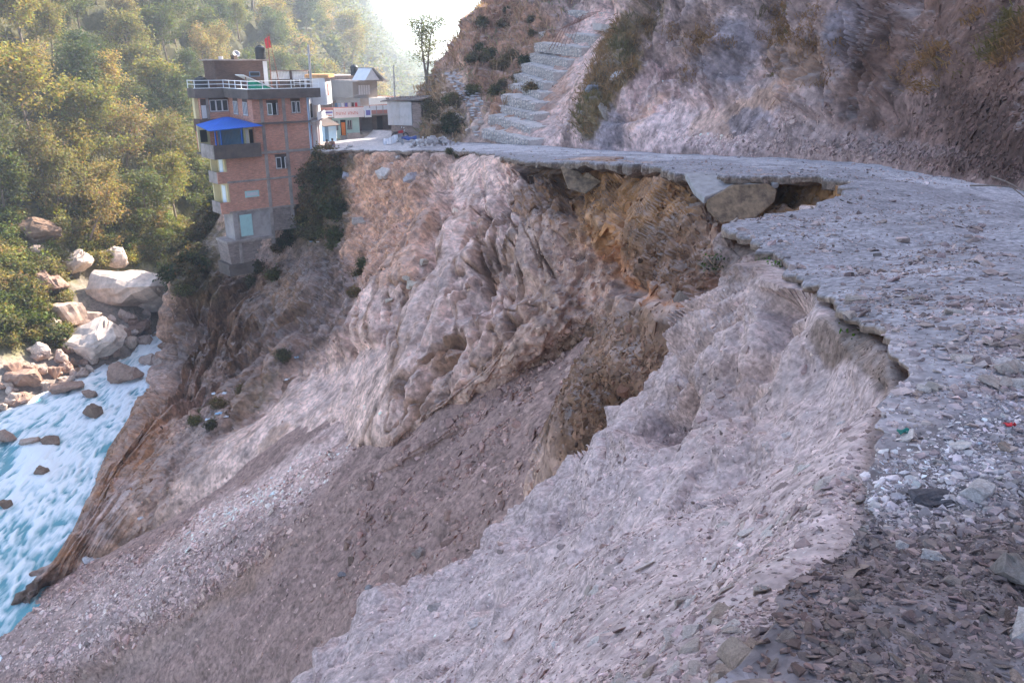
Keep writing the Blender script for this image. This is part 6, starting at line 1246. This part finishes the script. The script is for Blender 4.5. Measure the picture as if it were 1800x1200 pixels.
NB = [(130, 452, 60, 40, 3, 'pale boulder crossed by a tree shadow below the leaning tree'), (205, 452, 46, 36, 3, 'pale boulder upslope of the biggest boulder'), (68, 400, 76, 44, 4, 'large dark mossy rock at the lower edge of the wood'), (85, 502, 74, 48, 2, 'brown angular boulder beside shrubs'),
      (226, 508, 132, 78, 3, 'biggest pale boulder with soil on top above the river'), (112, 545, 80, 40, 1, 'flat tan boulder behind the smooth pale one'), (150, 556, 60, 30, 1, 'wedge boulder on top of the flat tan one'), (166, 598, 106, 72, 3, 'smooth pale boulder at the water edge'), (96, 580, 40, 28, 0, 'rounded grey boulder left of the smooth pale one'),
      (76, 622, 34, 32, 3, 'white block among the shore stones'), (106, 628, 28, 28, 1, 'brown wedge stone among the shore stones'), (38, 666, 58, 36, 2, 'red brown boulder at the shore'), (240, 375, 26, 20, 0, 'small pale rock in the sunny scrub'), (275, 366, 30, 22, 0, 'pair of grey rocks under the wood edge'), (178, 458, 24, 26, 1, 'narrow brown rock between the two pale boulders'), (66, 450, 40, 22, 1, 'half buried rock among the shrubs')]
for i, b_ in enumerate(NB): boulder(*b_[:5], b_[5], k=i)
r8 = np.random.default_rng(8)
for i in range(90):
    t_ = r8.random(); px = t_ * 280 + r8.normal() * 10 - 5; py = 715 - 130 * (px / 280) ** 1.0 - abs(r8.normal()) * 45 + 5
    if py < 520: continue
    boulder(px, py, r8.uniform(10, 30), r8.uniform(8, 22), int(r8.choice(5, p=(.25, .3, .25, .1, .1))), 'medium stone in the jumble along the far shore', 'stones along the far shore', k=i)
RB = [(222, 655, 66, 38, 2, 'large brown rock standing in the rapids'), (118, 681, 56, 20, 2, 'low brown rock in the white rapids'), (165, 722, 36, 26, 4, 'dark rock splashed by the rapids'), (158, 693, 24, 14, 2, 'small brown rock beside the low one in the rapids'), (262, 632, 34, 24, 1, 'grey brown rock by the cliff foot in the rapids'), (285, 640, 30, 22, 1, 'tan rock tucked against the cliff foot'), (92, 773, 38, 16, 4, 'flat black rock in midstream'), (14, 766, 34, 22, 2, 'rounded brown rock in midstream'), (52, 776, 36, 14, 1, 'low tan rock between midstream rocks'), (75, 828, 26, 18, 4, 'jagged dark rock in the lower rapids'), (10, 886, 22, 16, 4, 'dark rock in the lower left water'), (30, 700, 50, 20, 2, 'low rocks at the near end of the shore'), (255, 598, 30, 14, 1, 'small rock in the upper rapids'), (228, 607, 24, 12, 2, 'brown rock in the upper rapids')]
for i, b_ in enumerate(RB): boulder(*b_[:5], b_[5], river=True, k=i + 3)

# ------------------------------------------------------------------ gabion terraces climbing the slope
gw = empty('gabion_wall', tuple(P(880, 240, 83)), 0, label='stepped wall of stone filled gabion baskets climbing the slope', cat='wall')
M['gabion'] = M['stone']; rg = np.random.default_rng(21); bask = []
for k in range(4):
    n = 130; f = rg.random(n); pos = np.stack([rg.uniform(-.72, .72, n), np.where(f < .65, -.47, rg.uniform(-.45, .45, n)), np.where(f < .65, rg.uniform(.06, .92, n), .94)], 1); R_ = rotm(rg.normal(size=(n, 3)), rg); size = rg.uniform(.14, .30, n)
    kk = rg.integers(0, 4, n); Vs, Ts, Cs, off = [], [], [], 0
    for i in range(n):
        V, T = RND[kk[i]]; Vs.append((R_[i] @ V.T).T * size[i] + pos[i]); Ts.append(T + off); off += len(V); Cs.append(np.repeat(np.array((.66, .56, .50))[None] * rg.uniform(.6, 1.25), len(V), 0))
    bask.append(fast_mesh('stones', np.concatenate(Vs), tris=np.concatenate(Ts), cols=np.clip(np.concatenate(Cs), 0, .8), smooth_=False))
core = MB().box(-.74, .74, -.44, .44, .02, .92).mesh('core'); wire = MB()
for x in (-.75, -.25, .25, .75): wire.box(x - .01, x + .01, -.56, -.53, 0, 1)
for z in (0, .33, .66, 1): wire.box(-.75, .75, -.555, -.535, z - .01, z + .01)
wire = wire.mesh('wire'); M['core'] = mat_plain('basket_core_fill', (.48, .40, .36), .95, .3, 5)  # plain pale core seen between the basket stones
M['fill'] = mat_plain('dusty_backfill', (.55, .46, .41), .95, .4, 2.0, .5)
TI = [((857, 224, 84.5), (938, 246, 79.5)), ((868, 200, 86.0), (942, 224, 81.5)), ((879, 182, 87.4), (946, 201, 83.4)), ((888, 164, 88.8), (948, 182, 85.2)), ((903, 146, 90.2), (958, 163, 86.8)), ((912, 128, 91.6), (964, 146, 88.6)), ((925, 110, 93), (982, 127, 90)), ((939, 92, 94.5), (1006, 106, 91.5)), ((947, 74, 96), (1030, 84, 93)), ((955, 55, 97.5), (1055, 64, 94.5)), ((980, 38, 99), (1080, 44, 96.5)), ((1000, 18, 100.5), (1100, 24, 98)), ((1020, 0, 102), (1118, 5, 100)), ((1040, -18, 103), (1136, -14, 101))]
for i, (a, b_) in enumerate(TI):
    A_ = Vector(P(a[0], a[1], bank_at(a[0], a[1], HILL)[1] - 1.6)); B_ = Vector(P(b_[0], b_[1], bank_at(b_[0], b_[1], HILL)[1] - 1.2)); n = max(2, int((B_ - A_).length / 1.5)); dv_ = (B_ - A_); rz = math.atan2(dv_.y, dv_.x)
    bf = MB(); w_b = Vector((-dv_.y, dv_.x, 0)).normalized(); w_b = w_b if w_b.y > 0 else -w_b
    q0, q1 = A_ - gw.location, B_ - gw.location; f_ = -w_b * .35; b2 = w_b * 1.3; dz_ = Vector((0, 0, .12))
    bf.hexa([q0 + f_ - Vector((0, 0, .55)), q1 + f_ - Vector((0, 0, .55)), q1 + b2 - Vector((0, 0, .55)), q0 + b2 - Vector((0, 0, .55)), q0 + f_ - Vector((0, 0, .10)), q1 + f_ - Vector((0, 0, .10)), q1 + b2 + dz_, q0 + b2 + dz_]); bf.build('backfill', M['fill'], gw)
    for k in range(n):
        p = A_.lerp(B_, (k + .5) / n) + Vector((0, 0, -1.0)); e = link('basket', core, M['core'], gw); e.location = p - gw.location; e.rotation_euler = (0, 0, rz); e.scale = (dv_.length / n / 1.5, 1.15, 0.95)
        link('stones', bask[(i + k) % 4], M['gabion'], e, kind='stuff'); link('wire_mesh', wire, M['pole'], e)
for i in range(7):
    a = P(965 + i * 7, 88 - i * 2, 84.5); b_ = P(1020 + i * 6, 38 - i * 3, 88); m_ = (a + b_) / 2 + np.array((-.5, 0, .6 + .1 * i))
    t = MB().tube([tuple(a), tuple(m_), tuple(b_)], .035, 5).build('bent_rod', M['rust'], label='bent thin rod lying across the upper gabion steps', cat='rod', group='rods on the gabion steps')

# ------------------------------------------------------------------ stone heap, stone stair, rubble round the bend
hp = empty('stone_heap', tuple(P(765, 262, 80)), 0, label='heap of pale broken stones beside the road at the village', cat='stone heap')
hm = [fast_mesh('stone', *(lambda VT: (VT[0],))(RND[i]), tris=RND[i][1], cols=np.repeat(np.array(c)[None], len(RND[i][0]), 0), smooth_=False) for i, c in enumerate(((.52, .46, .44), (.44, .38, .37), (.58, .52, .5), (.40, .35, .34)))]
A_ = P(722, 263, 79.5); B_ = P(806, 256, 81); r9 = np.random.default_rng(33)
for i in range(190):
    t_ = r9.random(); prof = 1.15 * math.sin(math.pi * min(1, .12 + t_ * .95)) ** .6; q = r9.normal() * .5; z = max(0, prof * (1 - abs(q) / 1.3)) * r9.uniform(.6, 1.0); p = A_ + (B_ - A_) * t_ + np.array((0, q * 1.2, z))
    o = link('stone', hm[i % 4], M['stone'], hp); o.location = Vector(p) - hp.location; s = r9.uniform(.3, .62); o.scale = (s, s * r9.uniform(.8, 1.1), s * r9.uniform(.7, 1)); o.rotation_euler = tuple(r9.uniform(0, 3, 3))
st_ = empty('stone_stair', tuple(P(850, 240, 84)), 0, label='rough stone stair path climbing between dry grass slopes', cat='stair')
pth = [(852, 238, 84), (848, 215, 86.5), (842, 195, 89), (832, 178, 91), (820, 160, 93), (805, 145, 95), (797, 130, 97.5)]
pp = np.array([bank_at(a, b_, HILL)[0] for a, b_, c in pth]); pc = cubic(pp, np.linspace(0, 1, 7), np.linspace(0, 1, 34))
for i, p in enumerate(pc):
    for k in range(3):
        o = link('step_stone', hm[(i + k) % 4], M['stone'], st_); o.location = Vector(p) + Vector(((k - 1) * .75 + r9.normal() * .15, r9.normal() * .2, .12)) - st_.location; o.scale = (r9.uniform(.7, 1.1), .6, .35); o.rotation_euler = (0, 0, r9.normal() * .4)
for i, (px, py, w_) in enumerate(((800, 206, 20), (815, 212, 24), (830, 205, 20), (845, 218, 18), (838, 228, 22), (822, 232, 20), (795, 220, 18), (860, 232, 16))): rock(px, py, HILL, w_, 'rounded tan rock at the foot of the stone stair', RND[i % 4], 80 + i, (.40, .31, .26), (1, 1, 1), i, group='rocks at the foot of the stone stair')
rock(577, 259, ROAD, 13, 'brown rock on the road edge by the house corner', RND[0], 90, (.25, .15, .10)); rock(616, 259, ROAD, 15, 'pale rounded rock on the village road edge', RND[1], 91, (.5, .42, .38))
for i, (px, py, w_) in enumerate(((1065, 205, 44), (1090, 140, 40), (1040, 160, 26))): rock(px, py, HILL, w_, ('upright tan slab under the grassy rib', 'dusty overhanging rock on the grassy rib', 'small dark rock on the grassy rib')[i], HUL[(5, 3, 4)[i]], 95 + i, ((.36, .30, .25), (.5, .44, .42), (.25, .24, .26))[i], (1, 1, 1.5), rz=.5, tilt=(.2, .9 if i == 0 else 0))
# debris: bent sheets, blue tarp, motorcycle
for i, (px, py, w_, rx, ry) in enumerate(((688, 254, 1.6, .5, -.3), (700, 250, 1.3, -.4, .5), (706, 255, 1.0, .9, .2))):
    b = MB()
    for a in range(5):
        for c in range(3): b.v.append(((a - 2) * .25, (c - 1) * .4, .08 * math.sin(a * 1.9 + c)))
    for a in range(4):
        for c in range(2): q = a * 3 + c; b.f.append((q, q + 3, q + 4, q + 1))
    o = b.build('bent_sheet', M['zinc'], label='crumpled grey metal sheet dumped by the stone heap', cat='metal sheet', group='metal sheets by the stone heap'); p, d = bank_at(px, py, ROAD); o.location = Vector(p) + Vector((0, -.5, .45)); o.rotation_euler = (rx, ry, i); o.scale = (w_, w_, 1); o.modifiers.new('t', 'SOLIDIFY').thickness = .02
p, d = bank_at(716, 249, ROAD); b = MB(); nn_ = 9
for a in range(nn_):
    for c in range(5): b.v.append(((a - 4) * .2, (c - 2) * .25, .35 + .16 * math.sin(a * 1.3 + c * 2.1) - .1 * abs(c - 2)))
for a in range(nn_ - 1):
    for c in range(4): q = a * 5 + c; b.f.append((q, q + 5, q + 6, q + 1))
M['tarp'] = mat_plain('blue_tarp', (.05, .09, .28), .6, .2, 3); o = b.build('tarpaulin', M['tarp'], sm=True, label='crumpled dark blue tarpaulin on the stone heap', cat='tarpaulin'); o.location = Vector(p) + Vector((.3, -.4, .2)); o.modifiers.new('t', 'SOLIDIFY').thickness = .02
p, d = bank_at(704, 246, ROAD); mc_ = empty('motorcycle', tuple(p), .5, label='dark motorcycle parked by the zinc shed', cat='motorcycle'); mc_.scale = (1.1, 1.1, 1.1)
for x in (-.62, .62):
    w0 = MB(); R0 = .30
    for a in range(20):
        for c in range(6): an = 2 * math.pi * a / 20; cn = 2 * math.pi * c / 6; w0.v.append((x + (R0 + .05 * math.cos(cn)) * math.cos(an), .05 * math.sin(cn), .35 + (R0 + .05 * math.cos(cn)) * math.sin(an)))
    for a in range(20):
        for c in range(6): w0.f.append((a * 6 + c, ((a + 1) % 20) * 6 + c, ((a + 1) % 20) * 6 + (c + 1) % 6, a * 6 + (c + 1) % 6))
    wo = w0.build('wheel', M['tank'], mc_, sm=True); sp = MB()
    for a in range(4): an = math.pi * a / 4; sp.tube([(x - .28 * math.cos(an), 0, .35 - .28 * math.sin(an)), (x + .28 * math.cos(an), 0, .35 + .28 * math.sin(an))], .012, 4)
    sp.build('spokes', M['pole'], wo)
MB().hexa([(-.2,-.13,.62),(.35,-.1,.7),(.35,.1,.7),(-.2,.13,.62),(-.2,-.14,.85),(.3,-.1,.92),(.3,.1,.92),(-.2,.14,.85)]).build('fuel_tank', M['red'], mc_); MB().box(-.75,-.15,-.12,.12,.72,.82).build('seat', M['tank'], mc_); MB().box(-.2,.25,-.14,.14,.3,.6).build('engine', M['pole'], mc_)
MB().tube([(.62,0,.35),(.42,0,.95)],.035,6).build('fork', M['pole'], mc_); MB().tube([(.38,-.36,1.02),(.42,0,.96),(.38,.36,1.02)],.018,5).build('handlebar', M['tank'], mc_); MB().tube([(-.6,0,.35),(-.2,0,.45),(.3,0,.62),(-.5,0,.7)],.03,5).build('frame', M['tank'], mc_)
for s_ in (-1, 1):
    o = MB().lathe([(.01,0),(.07,.01),(.075,.03),(.01,.04)],k=10).build('mirror', M['white'], mc_); o.location = (.36, .3 * s_, 1.2); o.rotation_euler = (0, -1.4, 0)
MB().lathe([(.02,0),(.09,.05),(.1,.12),(.03,.13)],k=12).build('headlight', M['white'], mc_).location = (.5, 0, .85)
# twigs and scraps
def twig(pts, r, label, g=None):
    b = MB(); b.tube([tuple(q) for q in pts], r, 5, r * .5); b.build('twig', M['bark'], label=label, cat='twig', group=g)
def rp_(px, py, G=None, lift=.04): p, d = bank_at(px, py, ROAD if G is None else G); return p + np.array((0, 0, lift))
twig([rp_(1705, 330), rp_(1740, 340, lift=.25), rp_(1775, 348, lift=.3), rp_(1805, 356, lift=.1)], .03, 'long dark branch lying on the road near the hill foot'); twig([rp_(1740, 328, lift=.3), rp_(1765, 338, lift=.3), rp_(1798, 350, lift=.15)], .025, 'thin dark twig crossing the long branch on the road')
twig([rp_(1420, 497, NEAR, .08), rp_(1450, 515, NEAR, .15), rp_(1480, 535, NEAR, .12)], .012, 'thin bare stick on the slope below the road edge')
def scrap(px, py, G, s, m, label, cat):
    r = np.random.default_rng(int(px)); p, d = bank_at(px, py, G); b = MB()
    for a in range(5):
        for c in range(5): b.v.append(((a - 2) * .25 * s + r.normal() * .05 * s, (c - 2) * .2 * s + r.normal() * .05 * s, abs(r.normal()) * .18 * s))
    for a in range(4):
        for c in range(4): q = a * 5 + c; b.f.append((q, q + 5, q + 6, q + 1))
    o = b.build('scrap', m, label=label, cat=cat, sm=True); o.location = Vector(p) + Vector((0, 0, .02)); o.modifiers.new('t', 'SOLIDIFY').thickness = .004
M['greencloth'] = mat_plain('green_net', (.03, .16, .12), .9, .3, 20); M['litter'] = mat_plain('white_litter', (.62, .63, .66), .7, .3, 3)
scrap(1772, 753, ROAD, .05, M['red'], 'small red wrapper lying in the gravel', 'wrapper'); scrap(1590, 768, ROAD, .06, M['greencloth'], 'scrap of green netting caught at the slope edge', 'netting')
for i in range(34):
    a, b_ = ((565, 395) if i < 16 else (500, 640) if i < 24 else (380, 720)); scrap(a + r9.normal() * 14, b_ + r9.normal() * 16, CLIFF, .35, M[('litter', 'frame', 'skysheet')[i % 3]], 'piece of pale litter dumped down the cliff', 'litter'); bpy.context.scene.collection.objects[-1]['group'] = 'litter dumped down the cliff'
# ------------------------------------------------------------------ haze in the valley air
def build_haze(dens):
    me = bpy.data.meshes.new('haze'); bm = bmesh.new(); bmesh.ops.create_cube(bm, size=1.0)
    lo = np.array((-520, -60, -45.0)); hi = np.array((520, 1080, 190.0))
    for v in bm.verts: v.co = Vector([(lo[i] + hi[i]) / 2 + v.co[i] * (hi[i] - lo[i]) for i in range(3)])
    bm.to_mesh(me); bm.free()
    m = bpy.data.materials.new('haze_air'); m.use_nodes = True; nt = m.node_tree; nt.nodes.clear()
    o = nt.nodes.new('ShaderNodeOutputMaterial'); v = nt.nodes.new('ShaderNodeVolumePrincipled')
    v.inputs['Color'].default_value = (0.86, 0.93, 1.0, 1); v.inputs['Density'].default_value = dens; v.inputs['Anisotropy'].default_value = 0.55
    nt.links.new(v.outputs[0], o.inputs['Volume'])
    link('haze', me, m, kind='stuff')
build_haze(0.0007)
